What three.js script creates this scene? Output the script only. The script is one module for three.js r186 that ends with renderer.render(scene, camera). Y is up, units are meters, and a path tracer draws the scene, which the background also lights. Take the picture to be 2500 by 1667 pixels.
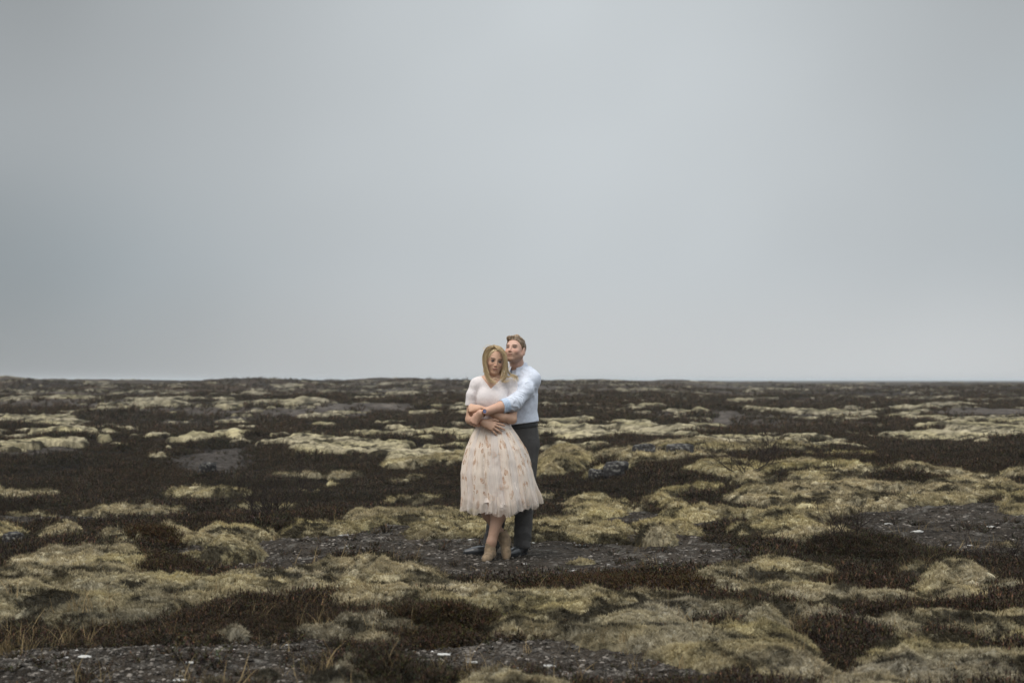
import * as THREE from 'three';
import { mergeGeometries, mergeVertices } from 'three/addons/utils/BufferGeometryUtils.js';

// ---------- camera, sky, sun, exposure ----------
const W = 1024, H = 682;
const scene = new THREE.Scene();
const camera = new THREE.PerspectiveCamera(26.99, W / H, 0.1, 12000);
camera.filmGauge = 36;
camera.position.set(0, 1.455, 11.6);
camera.lookAt(0, 1.455, 0);
camera.setViewOffset(W, H, 0, -0.0562 * H, W, H);        // rising front: the horizon lies a little below the middle
camera.focus = 11.5;
camera.userData.fStop = 2.8;

scene.fog = new THREE.FogExp2(0xc9ced2, 0.0005);          // thin grey air over the far plain

const renderer = new THREE.WebGLRenderer({ antialias: true });
renderer.setSize(W, H);
renderer.toneMapping = THREE.LinearToneMapping;
renderer.toneMappingExposure = 1.0;
renderer.shadowMap.enabled = true;
renderer.shadowMap.type = THREE.PCFSoftShadowMap;

const sun = new THREE.DirectionalLight(0xfff3e6, 1.5);
sun.position.set(-17, 36, 16);
sun.castShadow = true;
sun.shadow.radius = 55;
sun.shadow.mapSize.set(2048, 2048);
Object.assign(sun.shadow.camera, { left: -20, right: 20, top: 20, bottom: -20, near: 1, far: 120 });
scene.add(sun); scene.add(sun.target);

// ---------- noise ----------
function mulberry(a) { return () => { a = (a + 0x6d2b79f5) | 0; let t = Math.imul(a ^ (a >>> 15), 1 | a); t = (t + Math.imul(t ^ (t >>> 7), 61 | t)) ^ t; return ((t ^ (t >>> 14)) >>> 0) / 4294967296; }; }
const clamp = (x, a = 0, b = 1) => (x < a ? a : x > b ? b : x);
const lerp = (a, b, t) => a + (b - a) * t;
const sstep = (a, b, x) => { const t = clamp((x - a) / (b - a)); return t * t * (3 - 2 * t); };
const h2 = (i, j) => { let h = Math.imul(i, 374761393) ^ Math.imul(j, 668265263); h = Math.imul(h ^ (h >>> 13), 1274126177); h ^= h >>> 16; return (h >>> 0) / 4294967296; };
function vn(x, y) {                       // value noise, -1..1
  const i = Math.floor(x), j = Math.floor(y); let u = x - i, v = y - j; u = u * u * u * (u * (u * 6 - 15) + 10); v = v * v * v * (v * (v * 6 - 15) + 10);
  return 2 * lerp(lerp(h2(i, j), h2(i + 1, j), u), lerp(h2(i, j + 1), h2(i + 1, j + 1), u), v) - 1;
}
function fbm(x, y, n = 4) { let s = 0, a = 0.55; for (let k = 0; k < n; k++) { s += a * vn(x, y); const t = x * 1.62 + y * 1.22; y = y * 1.62 - x * 1.22; x = t + 17.3; a *= 0.5; } return s; }
const h3 = (i, j, k) => h2(i + Math.imul(k, 7919), j - Math.imul(k, 104729));
function vn3(x, y, z) {
  const k = Math.floor(z); let w = z - k; w = w * w * (3 - 2 * w);
  const f = (q) => { const i = Math.floor(x), j = Math.floor(y); let u = x - i, v = y - j; u = u * u * (3 - 2 * u); v = v * v * (3 - 2 * v); return lerp(lerp(h3(i, j, q), h3(i + 1, j, q), u), lerp(h3(i, j + 1, q), h3(i + 1, j + 1, q), u), v); };
  return 2 * lerp(f(k), f(k + 1), w) - 1;
}
// ---------- broad shape of the lava plain; z runs towards the photographer, who stands 11.6 m from the couple ----------
const EYE = [0, 1.455, 11.6];
function broad(x, z) {
  const d = Math.hypot(x, 11.6 - z), a = x / Math.max(d, 1);
  const slab = sstep(1.2, 4.5, Math.hypot(x * 0.7, z));
  let e = 0.1 * slab * fbm(x / 4.5 + 3.1, z / 4.5 + 8.2, 3);
  e -= 0.3 * sstep(14, 19, d) * (1 - sstep(27, 42, d)) * sstep(0.12, -0.1, a);
  e += 0.12 * sstep(15, 24, d) * (1 - sstep(26, 34, d)) * sstep(0.02, 0.12, a);
  const far = sstep(26, 110, d);
  e += far * (1.1 - 0.34 * sstep(0.06, 0.2, a)) - 0.3 * sstep(200, 700, d) + sstep(60, 100, d) * (1 - sstep(160, 300, d)) * (0.16 * vn(x / 7, z / 12) + 0.11 * vn(x / 2.6 + 7, z / 9));
  e += 0.95 * sstep(22, 80, d) * (1 - 0.5 * sstep(0.1, 0.22, a)) * (1 - 0.8 * sstep(170, 500, d)) * (0.7 * fbm(x / 26 + 1.7, z / 19 + 5.3, 3) + 0.5 * fbm(x / 11 + 4, z / 8 + 2, 3));
  return e;
}
const ZONES = [];
const Z = (kind, ...p) => ZONES.push({ kind, p });
Z('moss', -3.94, 1.5,  -3.8, 1.05,  -3.83, 0.4,  -3.72, -0.06,  -3.46, -0.15,  -3.29, -0.39,  -2.94, 0.03,  -2.81, 0.49,  -2.74, 1.13,  -2.71, 1.5,  -2.55, 1.5,  -2.33, 1.26,  -2.07, 1.58,  -1.87, 1.62,  -1.76, 1.38,  -1.58, 1.01,  -1.43, 0.66,  -1.29, 0.4,  -1.08, 0.4,  -0.85, 0.57,  -0.68, 1.01,  -0.49, 1.62,  -0.61, 1.86,  -0.76, 2.09,  -0.86, 2.31,  -1.05, 2.2,  -1.25, 2.01,  -1.39, 2.09,  -1.52, 2.24,  -1.65, 2.24,  -1.76, 2.42,  -1.95, 2.46,  -2, 2.71,  -2.03, 3.06,  -2.13, 3.39,  -2.25, 3.39,  -2.42, 3.43,  -2.7, 3.2,  -2.9, 3.2,  -3.21, 3.39);
Z('cushion2', -4.46, -1.39,  -4.58, -2.3,  -4.44, -2.81,  -3.99, -1.75,  -3.78, -1.13,  -4.02, -1.03,  -4.2, -0.93);
Z('moss', -3.7, -0.98,  -3.55, -1.34,  -3.4, -1.39,  -3.29, -0.88,  -3.51, -0.78);
Z('moss', -5.79, -3.51,  -5.38, -3.33,  -5.09, -2.92,  -4.5, -1.49,  -4.56, -1.23,  -4.91, -1.23);
Z('moss', -3.24, -1.23,  -3.39, -1.97,  -3.35, -2.41,  -2.99, -1.65,  -2.82, -2.02,  -2.62, -2.08,  -2.31, -1.75,  -2.24, -1.28,  -2.45, -1.18,  -2.63, -0.93,  -2.75, -0.78,  -2.98, -0.88,  -3.14, -0.98);
Z('cushion1', -2.51, 0.35,  -2.57, -0.2,  -2.56, -0.78,  -2.49, -0.98,  -2.33, -0.68,  -2.17, -0.49,  -2.04, -0.2,  -2.01, 0.12,  -2.17, 0.26,  -2.33, 0.35);
Z('moss', -2.17, -2.02,  -2.06, -2.52,  -1.88, -2.81,  -1.63, -2.92,  -1.56, -5.1,  -1.29, -5.57,  -1.05, -5.92,  -0.8, -6.2,  -0.56, -4.9,  -0.54, -2.98,  -0.81, -2.58,  -1.09, -2.52,  -1.28, -2.3,  -1.48, -2.02,  -1.53, -1.54,  -1.7, -1.44,  -1.91, -1.49,  -2.06, -1.6);
Z('moss', -0.82, -1.44,  -0.76, -2.13,  -0.59, -2.52,  -0.37, -2.64,  0, -2.75,  0.33, -2.75,  0.65, -2.64,  0.87, -2.64,  1, -2.02,  1.03, -1.03,  0.78, -1.13,  0.58, -1.08,  0.35, -1.08,  0.13, -0.98,  -0.04, -1.18,  -0.4, -1.44,  -0.6, -1.34,  -0.71, -1.18);
Z('moss', -1.12, 2.35,  -0.79, 2.24,  -0.63, 1.86,  -0.46, 1.7,  -0.23, 1.74,  0, 1.78,  0.17, 2.24,  0.46, 2.42,  0.72, 2.57,  1.1, 2.64,  1.16, 2.71,  1.16, 3.13,  1.02, 3.72,  0.8, 4.11,  0.63, 4.05,  0.46, 4.02,  0.29, 3.96,  0.12, 3.9,  0, 3.84,  -0.18, 3.68,  -0.34, 3.52,  -0.43, 3.56,  -0.57, 3.43,  -0.59, 3.26,  -0.55, 2.92,  -0.66, 2.68,  -0.78, 2.64,  -0.94, 2.71);
Z('moss', -1.02, 3.78,  -0.92, 3.62,  -0.75, 3.46,  -0.56, 3.52,  -0.45, 3.62,  -0.6, 3.81,  -0.67, 3.96,  -0.85, 3.81);
Z('moss', -0.86, 5.37,  -0.84, 5.17,  -0.8, 5.04,  -0.72, 4.96,  -0.65, 5.04,  -0.62, 5.17,  -0.61, 5.49,  -0.84, 5.49);
Z('moss', -0.3, 5.17,  -0.23, 5.01,  -0.1, 5.01,  0.05, 5.04,  0.15, 5.14,  0.14, 5.47,  -0.29, 5.47);
Z('moss', 1.18, 1.62,  1.38, 1.38,  1.6, 1.13,  1.77, 1.09,  1.96, 0.75,  2.15, 0.79,  2.35, 1.38,  2.74, 1.42,  2.84, 1.62,  3.01, 1.78,  3.19, 1.9,  3.54, 1.78,  3.97, 1.82,  2.47, 5.52,  1.38, 5.32,  1.51, 5.04,  1.65, 4.72,  1.85, 4.29,  2.12, 3.75,  1.9, 3.65,  1.71, 3.62,  1.59, 3.68,  1.52, 4.14,  1.51, 4.55,  1.48, 4.8,  1.29, 4.88,  1.04, 4.8,  0.85, 4.66,  0.7, 4.44,  0.54, 4.2,  0.34, 4.11,  0.58, 3.99,  0.84, 3.75,  1.1, 3.13,  1.49, 2.75,  1.69, 2.53,  1.52, 2.39,  1.34, 2.2,  1.22, 2.01);
Z('hole', 2.07, 1.7,  2.26, 1.42,  2.49, 1.17,  2.7, 1.21,  2.83, 1.38,  2.75, 1.78,  2.55, 1.82,  2.26, 1.74);
Z('hole', 1.8, 3.03,  2.02, 2.82,  2.28, 2.57,  2.52, 2.46,  2.68, 2.5,  2.91, 2.53,  3.28, 2.5,  3.61, 2.53,  3.49, 2.82,  3.16, 2.82,  2.8, 2.89,  2.55, 2.82,  2.24, 2.99,  2.02, 3.13,  1.88, 3.13);
Z('hole', 1.16, 2.6,  1.26, 2.42,  1.41, 2.39,  1.49, 2.57,  1.37, 2.68,  1.2, 2.71);
Z('hole', 2.81, 2.42,  3.09, 2.2,  3.47, 1.97,  3.83, 1.97,  3.71, 2.28,  3.23, 2.42,  2.91, 2.53);
Z('hole', 1.67, 3.3,  1.79, 3.23,  1.98, 3.3,  2.18, 3.43,  1.92, 3.96,  1.7, 4.46,  1.59, 4.69,  1.52, 4.63,  1.56, 4.32,  1.59, 3.81);
Z('cushion3', 1.97, -1.54,  2.06, -1.86,  2.2, -1.97,  2.26, -1.7,  2.25, -1.39,  2.09, -1.28);
Z('moss', 2.37, -2.47,  2.79, -3.57,  3.18, -4.38,  3.55, -4.51,  3.71, -3.94,  3.46, -3.45,  3.14, -3.04,  2.98, -2.41,  2.92, -1.65,  3.03, -1.08,  3.14, -0.49,  3.35, -0.15,  3.03, 0.35,  2.82, 0.22,  2.64, -0.06,  2.53, -0.53,  2.36, -1.23,  2.32, -1.81);
Z('moss', 2.6, -5.03,  2.88, -5.85,  3.28, -6.27,  3.74, -6.49,  4.02, -5.92,  4.31, -4.97,  4.47, -4.45,  4.09, -3.76,  3.64, -4.26,  3.22, -4.58,  2.84, -4.51);
Z('moss', 1.71, -3.45,  2.01, -3.82,  2.29, -4,  2.51, -3.57,  2.71, -3.82,  2.51, -3.33,  2.13, -2.92,  1.79, -2.98);
Z('cushion4', 1.64, -4.77,  1.85, -5.17,  2.03, -4.97,  2.01, -4.26,  1.82, -4,  1.67, -4.19);
Z('cushion4b', 2.02, -4.32,  2.22, -4.9,  2.24, -4.38,  2.08, -4);
Z('moss', 0.65, -4.13,  0.82, -4.64,  1.14, -5.3,  1.32, -5.03,  1.32, -4.13,  1.11, -3.57,  0.87, -3.33);
Z('moss', 0.32, -7.23,  0.62, -6.71,  0.94, -6.42,  1.33, -5.78,  1.13, -5.17,  0.84, -5.1,  0.59, -6.06);
Z('cushion5', 1.04, -0.83,  1.22, -1.23,  1.4, -1.44,  1.47, -0.98,  1.35, -0.58,  1.16, -0.63);
Z('moss', 1.27, -2.24,  1.49, -2.75,  1.68, -2.47,  1.64, -1.28,  1.5, -1.65,  1.33, -2.02);
Z('cushion6', 0.4, -14.73,  0.81, -16.35,  1.36, -15.36,  1.46, -12.32,  1.16, -11.29,  0.8, -11.11,  0.36, -10.93);
Z('moss', 1.63, -15.04,  2.1, -15.8,  2.47, -15.26,  2.83, -14.1,  2.41, -11.2,  1.97, -11.38,  1.66, -13);
Z('moss', 2.98, -16.57,  3.4, -17.6,  3.91, -16.8,  4.57, -17.37,  5.2, -16.69,  6.59, -19.16,  5.65, -16.8,  4.49, -15.04,  3.35, -12.71,  3.12, -13.29);
Z('moss', 2.65, -9.04,  2.96, -9.88,  3.42, -9.71,  3.62, -8.63,  3.42, -8.15,  3.02, -8.15,  2.8, -8.71);
Z('moss', 1.75, -5.71,  1.98, -6.34,  2.34, -6.85,  2.61, -6.71,  2.4, -6.2,  2.05, -5.78,  1.82, -5.37);
Z('moss', 2.9, -7.38,  3.33, -7.99,  3.5, -7.45,  3.2, -6.93,  2.96, -7);
Z('moss', 3.93, -9.45,  4.48, -10.22,  5.07, -10.48,  5.41, -9.96,  5.15, -8.79,  4.49, -9.04,  4.03, -8.95);
Z('moss', 3.85, -8.23,  4.3, -8.47,  4.95, -8.63,  5.55, -8.55,  6.14, -8.47,  6.52, -7.76,  6.54, -6.56,  6.87, -6.34,  6.6, -5.64,  6.33, -5.99,  5.83, -5.71,  5.08, -4.58,  4.61, -4.26,  4.53, -5.03,  5.03, -5.71,  4.56, -5.92,  4.04, -5.99,  3.85, -6.63,  3.7, -7.45);
Z('moss', 5.48, -4.26,  5.89, -4.77,  6.37, -5.03,  5.69, -3.27,  5.19, -3.16);
Z('moss', 3.1, 0.53,  3.41, 0.35,  3.42, 1.01,  3.26, 1.54,  3.07, 1.58,  2.99, 1.21);
Z('fmoss', -16.6, -32.63,  -15.93, -34.62,  -15.48, -36.5,  -14.43, -36.69,  -13.22, -32.63,  -13.35, -30.9,  -11.47, -25.66,  -11.67, -24.49,  -14.19, -29.57,  -15.51, -29.73);
Z('fmoss', -12.31, -21.19,  -11.48, -21.72,  -10.55, -21.98,  -9.7, -21.19,  -10.14, -20.67,  -10.79, -20.41,  -11.01, -19.78,  -11.82, -19.91);
Z('fmoss', -8.7, -23.21,  -7.96, -24.2,  -7.46, -24.2,  -7.19, -22.66,  -8.17, -22.8);
Z('fmoss', -7.52, -24.49,  -7, -24.92,  -6.23, -24.34,  -6.01, -22.66,  -6.62, -22.39,  -7.2, -23.21);
Z('fmoss', -6.12, -24.06,  -5.43, -24.92,  -4.73, -23.07,  -4.82, -21.45,  -5.39, -21.85);
Z('fmoss', -4.06, -24.63,  -3.29, -27.33,  -2.13, -27.96,  -0.61, -27.64,  -0.53, -22.66,  -2.2, -24.2,  -3.23, -23.49);
Z('fmoss', -3.38, -20.29,  -2.72, -20.54,  -1.68, -19.66,  -0.46, -17.72,  -1.11, -17.14,  -2.17, -17.84,  -2.44, -16.24,  -3.03, -18.79);
Z('fmoss', -11.71, -44.16,  -10.94, -45.51,  -9.12, -45.06,  -8.18, -43.94,  -9.6, -42.84,  -10.22, -39.67);
Z('fmoss', -15.27, -41.13,  -15.35, -44.38,  -17.7, -58.41,  -13.63, -48.07,  -12.41, -43.49,  -13.27, -42.84,  -13.37, -38.26);
Z('fmoss', -4.52, -20.8,  -3.97, -21.19,  -3.96, -20.29,  -4.37, -20.03);
Z('fmoss', -9.56, -34.62,  -9.04, -35.55,  -8.25, -34.8,  -8.68, -33.71);
Z('fmoss', 0.68, -25.21,  1.2, -27.48,  2.13, -28.11,  2.85, -27.17,  3.75, -26.71,  4.72, -27.96,  4.33, -25.66,  3.3, -24.34,  2.11, -22.8,  1.21, -24.2);
Z('fmoss', 0.77, -30.06,  1.65, -31.41,  2.52, -29.57,  1.83, -28.27,  0.92, -28.43);
Z('fmoss', 1.11, -18.55,  1.61, -20.29,  1.98, -20.8,  1.77, -18.92,  1.25, -17.49);
Z('fmoss', 9.83, -32.99,  11.37, -36.31,  11.33, -33.53,  10.66, -31.93);
Z('fmoss', 11.49, -26.71,  14.87, -36.5,  14.92, -34.8,  15, -30.06,  15.88, -29.9,  13.01, -22.39,  12.26, -23.21,  10.79, -21.19,  11.31, -23.91);
Z('fmoss', 9.13, -23.07,  9.79, -24.34,  9.51, -22.94,  9.07, -22.25);
Z('nomoss', -12.6, -20.67,  -9.73, -21.32,  -8.47, -22.94,  -5.47, -22.39,  -3.57, -21.19,  -2.9, -17.49,  -0.43, -15.91,  -0.29, -6.85,  -1.31, -7.38,  -2.75, -5.51,  -3.79, -3.39,  -6.65, -5.44);
Z('nomoss', 0.56, -25.21,  2.76, -24.49,  5.19, -26.11,  8.38, -37.28,  10.44, -33.89,  12.53, -33.89,  12.57, -30.73,  9.66, -25.51,  9.4, -22.52,  10.84, -22.12,  13.15, -21.45,  8.55, -9.88,  7.87, -10.75,  6.79, -10.57,  6.58, -14.62,  7.39, -22.39,  5.06, -21.45,  3.56, -21.58,  1.74, -18.31,  0.47, -19.04);
Z('nomoss', 0.39, -11.85,  1.18, -11.85,  1.7, -13.59,  3.13, -14,  2.75, -10.05,  3.05, -8.71,  2.72, -7.68,  2.06, -7.08,  1.74, -6.2,  0.33, -8.15);
Z('gravel', -8.96, -37.08,  -8.29, -39.88,  -7.33, -44.61,  -5.75, -45.97,  -3.78, -40.71,  -3.34, -38.86,  -5.04, -38.86,  -6.3, -36.69,  -7.65, -35.93);
Z('gravel', -11.69, -36.69,  -11.22, -38.86,  -10.01, -37.87,  -10.5, -34.99);
Z('gravel', -7.53, -18.92,  -7.29, -21.19,  -6.41, -21.85,  -5.64, -20.67,  -5.45, -18.79,  -5.31, -15.04,  -6.17, -15.04);
Z('gravel', -12.71, -20.93,  -10.51, -21.85,  -9.36, -21.06,  -9.62, -19.04,  -11.45, -17.72);
Z('gravel', 5.73, -33.53,  7.07, -38.06,  8.05, -38.46,  7.89, -34.44,  6.48, -30.73,  5.73, -31.93);
Z('gravel', 4.01, -35.18,  5.24, -37.28,  5.33, -34.25,  4.1, -31.59);
Z('gravel', 14.23, -37.87,  16.8, -43.28,  19.21, -41.76,  20.26, -41.34,  18.33, -36.31,  16.52, -37.47,  14.38, -35.36);
Z('rock', -2.98, -0.06,  -2.98, -1.81,  -2.32, -1.81,  -2.12, -1.97,  -1.58, -2.13,  -1.38, -3.39,  -0.93, -5.17,  -0.87, -1.81,  -0.42, -1.92,  -0.04, -1.65,  0.3, -1.54,  0.6, -1.54,  1.1, -1.49,  1.31, -1.65,  1.58, -1.86,  1.87, -1.28,  2.06, -0.63,  2.12, 0.12,  1.87, 0.4,  1.46, 0.83,  1.17, 1.13,  0.8, 1.13,  0.32, 1.26,  0, 1.3,  -0.5, 1.17,  -0.71, 0.57,  -1.17, -0.15,  -1.42, -0.15,  -1.59, 0.44,  -1.79, 0.96,  -1.97, 1.13,  -2.39, 0.83,  -2.77, 0.66);
Z('rock', -7.07, -6.49,  -5.73, -6.63,  -4.86, -6.13,  -4.11, -4.64,  -4.15, -3.51,  -4.79, -3.64,  -6.76, -5.71);
Z('rock', 3.71, -3.94,  4.46, -4.58,  5.24, -5.1,  5.74, -4.84,  5.47, -3.94,  6.34, -4.32,  4.49, 0.31,  4.1, 0.22,  3.81, 0.03,  3.64, -0.29,  3.5, -0.44,  3.3, -1.08,  3.21, -1.86);
Z('rock', 0.78, -3.88,  1.38, -4.51,  1.74, -3.39,  2.15, -3.04,  2.12, -2.24,  1.89, -2.13,  1.87, -3.1,  1.47, -3.45,  1.1, -2.75);
Z('rock', -2.91, 4.14,  -2.51, 3.99,  -2.11, 4.14,  -1.65, 4.17,  -1.34, 3.99,  -1.05, 3.96,  -0.9, 4.2,  -0.9, 4.72,  -0.92, 5.27,  -2.48, 5.24);
Z('rock', -0.57, 4.17,  -0.35, 4.02,  0, 4.08,  0.29, 3.99,  0.57, 4.17,  0.77, 4.38,  0.95, 4.66,  1.03, 4.82,  0.75, 5.09,  0.15, 4.96,  0, 4.74,  -0.27, 4.69,  -0.44, 4.41);
Z('grass', -3.12, 3.3,  -2.79, 2.92,  -2.39, 3.16,  -2.23, 3.56,  -2.29, 3.93,  -2.42, 4.26,  -2.55, 4.32,  -2.78, 4.2);
Z('grass', -1.93, 2.92,  -1.66, 2.57,  -1.39, 2.57,  -1.08, 2.24,  -0.78, 2.35,  -0.87, 2.85,  -1.15, 3.3,  -1.44, 3.46,  -1.77, 3.36);
Z('grass', 0.34, -6.71,  0.79, -5.51,  0.62, -4,  0.29, -4.45);
Z('thick', -0.65, 4.99,  -0.63, 4.69,  -0.51, 4.55,  -0.38, 4.58,  -0.3, 4.85,  -0.29, 5.27,  -0.62, 5.27);
Z('thick', -0.67, 3.78,  -0.59, 3.39,  -0.39, 3.26,  -0.14, 3.46,  -0.18, 3.93,  -0.41, 4.02);
Z('thick', 0.04, 1.74,  0.23, 1.34,  0.71, 1.17,  1.16, 1.17,  1.24, 1.7,  1.22, 2.13,  0.8, 2.05,  0.37, 1.97);
Z('thick', 2.1, 0.44,  2.34, -0.15,  2.8, -0.58,  3.19, -0.29,  3.34, 0.12,  3.31, 0.79,  2.93, 0.96,  2.45, 0.92);
Z('thick', -2.74, 0.88,  -2.84, 0.22,  -2.68, 0.08,  -2.44, 0.62,  -2.45, 0.96);
Z('thick', -3.31, -0.88,  -3.5, -1.75,  -3.37, -1.81,  -3.21, -1.23,  -2.98, -0.93,  -2.99, -0.68);
Z('thick', -2.42, -2.3,  -2.54, -3.33,  -2.42, -3.57,  -2.15, -2.13,  -2.23, -1.75);
const STONES = [
  [-2.11, 4.58, 0.034, 'large white stone at the lower left, biggest of the pale stones'],
  [-2.11, 4.72, 0.015, 'small white stone just below the large one at lower left'],
  [-1.56, 4.74, 0.027, 'white flat stone near the bottom, right of the large one'],
  [-2.17, 4.96, 0.012, 'tiny pale stone in the bottom left corner'],
  [-1.53, 5.06, 0.030, 'pale stone cut by the bottom edge'],
  [-1.55, -1.44, 0.048, 'white stone on the slab left of the couple'],
  [-0.37, -1.18, 0.027, 'small white stone by the black shoe'],
  [-2.33, 0.88, 0.020, 'small pale stone at the front rim of the left slab'],
  [-2.23, 0.12, 0.021, 'small pale stone in the middle of the left slab'],
  [-4.11, -3.39, 0.021, 'tiny white stone in front of the dark left hollow'],
  [-0.35, 4.29, 0.036, 'white stone left of centre in the foreground rock'],
  [-0.20, 4.49, 0.030, 'flat pale stone below the one left of centre in the foreground'],
  [-0.31, 4.69, 0.017, 'pale flake under the foreground pair of stones'],
  [0.18, 4.66, 0.036, 'white stone right of centre at the bottom edge'],
  [0.03, 4.72, 0.027, 'pale stone at the bottom, left of the white one'],
  [0.66, 4.74, 0.023, 'pale stone beside the bottom moss, farthest right of the foreground'],
  [0.59, -0.78, 0.053, 'white lichen stone right of the dark trouser leg'],
  [0.17, -0.88, 0.031, 'small white stone close to the dark trouser leg'],
  [0.33, 1.17, 0.022, 'rounded pale stone in front of the slab, right of the couple'],
  [1.53, -1.70, 0.029, 'white stone behind the plump moss cushion'],
  [3.79, -1.70, 0.061, 'white stone in the middle of the bare patch at right'],
  [4.69, -2.30, 0.051, 'white stone near the right edge of the bare patch'],
  [3.77, -2.64, 0.039, 'small pale stone at the upper left of the right bare patch'],
];
// ---------- overcast sky ----------
const toLin = (v) => (v <= 0.04045 ? v / 12.92 : Math.pow((v + 0.055) / 1.055, 2.4));
{
  const w = 1024, h = 512, px = new Float32Array(w * h * 4);
  for (let j = 0; j < h; j++) for (let i = 0; i < w; i++) {
    const el = ((j + 0.5) / h - 0.5) * 180;
    let az = ((i + 0.5) / w) * 360 - 90; az = ((az + 540) % 360) - 180;        // 0 = ahead, + to the right
    const e = Math.max(el, 0), cx = Math.cos(e * Math.PI / 180) * Math.sin(az * Math.PI / 180), cz = Math.cos(e * Math.PI / 180) * Math.cos(az * Math.PI / 180), cy = Math.sin(e * Math.PI / 180);
    let L = 198;
    L -= 30 * sstep(-3, 25, -az) + 6 * sstep(4, 24, -az) * sstep(10, 0, e);     // heavier cloud and painted vignette to the left
    L -= 10 * Math.exp(-(((az + 20) / 6) ** 2) - ((e - 4.5) / 4) ** 2);
    L -= 19 * sstep(4, 28, az) * sstep(0.5, 6, e);                             // and a little to the right
    L -= 15 * sstep(7, 17, e) * sstep(7, 20, Math.abs(az - 1)); L += 8 * Math.exp(-(((az - 3) / 16) ** 2) - ((e - 13) / 8) ** 2);  // upper corners darkened: vignette painted into the sky
    L += 3 * (vn(az * 0.11 + e * 0.05, e * 0.16 + 3) + 0.5 * vn(az * 0.3 - e * 0.1 + 9, e * 0.34)) * sstep(170, 120, Math.abs(az));
    
    let r = toLin(L / 255); r = lerp(r, 0.485, sstep(24, 70, Math.abs(az)));   // the cloud is thinner behind the photographer
    r = lerp(r, 1.75 + 0.08 * vn3(cx * 3, 4, cz * 3), sstep(16, lerp(70, 42, sstep(20, 140, Math.abs(az))), e));       // an overcast sky is brightest overhead
    const k = sstep(0, 5, e), o = (j * w + i) * 4;
    px[o] = r * lerp(0.97, 0.935, k); px[o + 1] = r * lerp(1.0, 1.0, k); px[o + 2] = r * lerp(1.01, 1.04, k); px[o + 3] = 1; { const b = Math.exp(-(((az + 18) / 7) ** 2) - ((e - 4) / 4) ** 2) + 0.8 * Math.exp(-(((az - 21) / 3.5) ** 2) - ((e - 8.5) / 3) ** 2); px[o] *= 1 - 0.04 * b; px[o + 2] *= 1 + 0.02 * b; }
  }
  const t = new THREE.DataTexture(px, w, h, THREE.RGBAFormat, THREE.FloatType);
  t.mapping = THREE.EquirectangularReflectionMapping; t.magFilter = THREE.LinearFilter; t.needsUpdate = true;
  scene.background = t; scene.environment = t;
}

// ---------- naming ----------
const used = new Map();
function numbered(name) { const n = used.get(name) || 0; used.set(name, n + 1); return n ? `${name}_${String(n).padStart(3, '0')}` : name; }
function mesh(name, geo, mat, parent = scene) { const m = new THREE.Mesh(geo, mat); m.name = parent === scene ? numbered(name) : name; m.castShadow = m.receiveShadow = true; parent.add(m); return m; }
function thing(name, label, category, group) { const g = new THREE.Group(); g.name = numbered(name); scene.add(g); return tag(g, label, category, group); }
function tag(o, label, category, group, kind) { o.userData.label = label; if (category) o.userData.category = category; if (group) o.userData.group = group; if (kind) o.userData.kind = kind; return o; }
function instanced(name, geo, mat, list, parent = scene) {   // list of [Matrix4, Color]
  const m = new THREE.InstancedMesh(geo, mat, list.length); m.name = parent === scene ? numbered(name) : name; m.castShadow = m.receiveShadow = true;
  list.forEach(([mx, c], i) => { m.setMatrixAt(i, mx); m.setColorAt(i, c); });
  m.userData.kind = 'stuff'; parent.add(m); return m;
}
function geom(pos, idx, col, uv) {
  const g = new THREE.BufferGeometry(); g.setAttribute('position', new THREE.BufferAttribute(pos instanceof Float32Array ? pos : new Float32Array(pos), 3));
  if (idx) g.setIndex(idx instanceof Uint32Array ? new THREE.BufferAttribute(idx, 1) : idx);
  if (col) g.setAttribute('color', new THREE.BufferAttribute(col instanceof Float32Array ? col : new Float32Array(col), 3));
  if (uv) g.setAttribute('uv', new THREE.BufferAttribute(uv instanceof Float32Array ? uv : new Float32Array(uv), 2));
  g.computeVertexNormals(); return g;
}

// ---------- where moss, rock, gravel and heather lie ----------
for (const q of ZONES) {
  if (q.kind.startsWith('cushion')) { q.id = q.kind.slice(7); q.kind = 'cushion'; }
  const p = q.p; q.n = p.length / 2; q.x0 = q.z0 = 1e9; q.x1 = q.z1 = -1e9;
  for (let i = 0; i < p.length; i += 2) { q.x0 = Math.min(q.x0, p[i]); q.x1 = Math.max(q.x1, p[i]); q.z0 = Math.min(q.z0, p[i + 1]); q.z1 = Math.max(q.z1, p[i + 1]); }
}
const OUT = 0.8;
const cells = new Map();
for (const q of ZONES) for (let i = Math.floor((q.x0 - OUT) / 2); i <= Math.floor((q.x1 + OUT) / 2); i++) for (let j = Math.floor((q.z0 - OUT) / 2); j <= Math.floor((q.z1 + OUT) / 2); j++) {
  const k = i * 4096 + j; let c = cells.get(k); if (!c) cells.set(k, c = {}); (c[q.kind] ||= []).push(q);
}
function polyDist(q, x, z) {                 // metres inside (+) or outside (-) an outline
  const p = q.p, n = q.n; let best = 1e9, ins = false;
  for (let i = 0, j = n - 1; i < n; j = i++) {
    const ax = p[2 * j], az = p[2 * j + 1], bx = p[2 * i], bz = p[2 * i + 1], ex = bx - ax, ez = bz - az, wx = x - ax, wz = z - az;
    const t = clamp((wx * ex + wz * ez) / (ex * ex + ez * ez + 1e-9)), dx = wx - ex * t, dz = wz - ez * t; best = Math.min(best, dx * dx + dz * dz);
    if ((az > z) !== (bz > z) && x < (ex * (z - az)) / ez + ax) ins = !ins;
  }
  return ins ? Math.sqrt(best) : -Math.sqrt(best);
}
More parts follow.
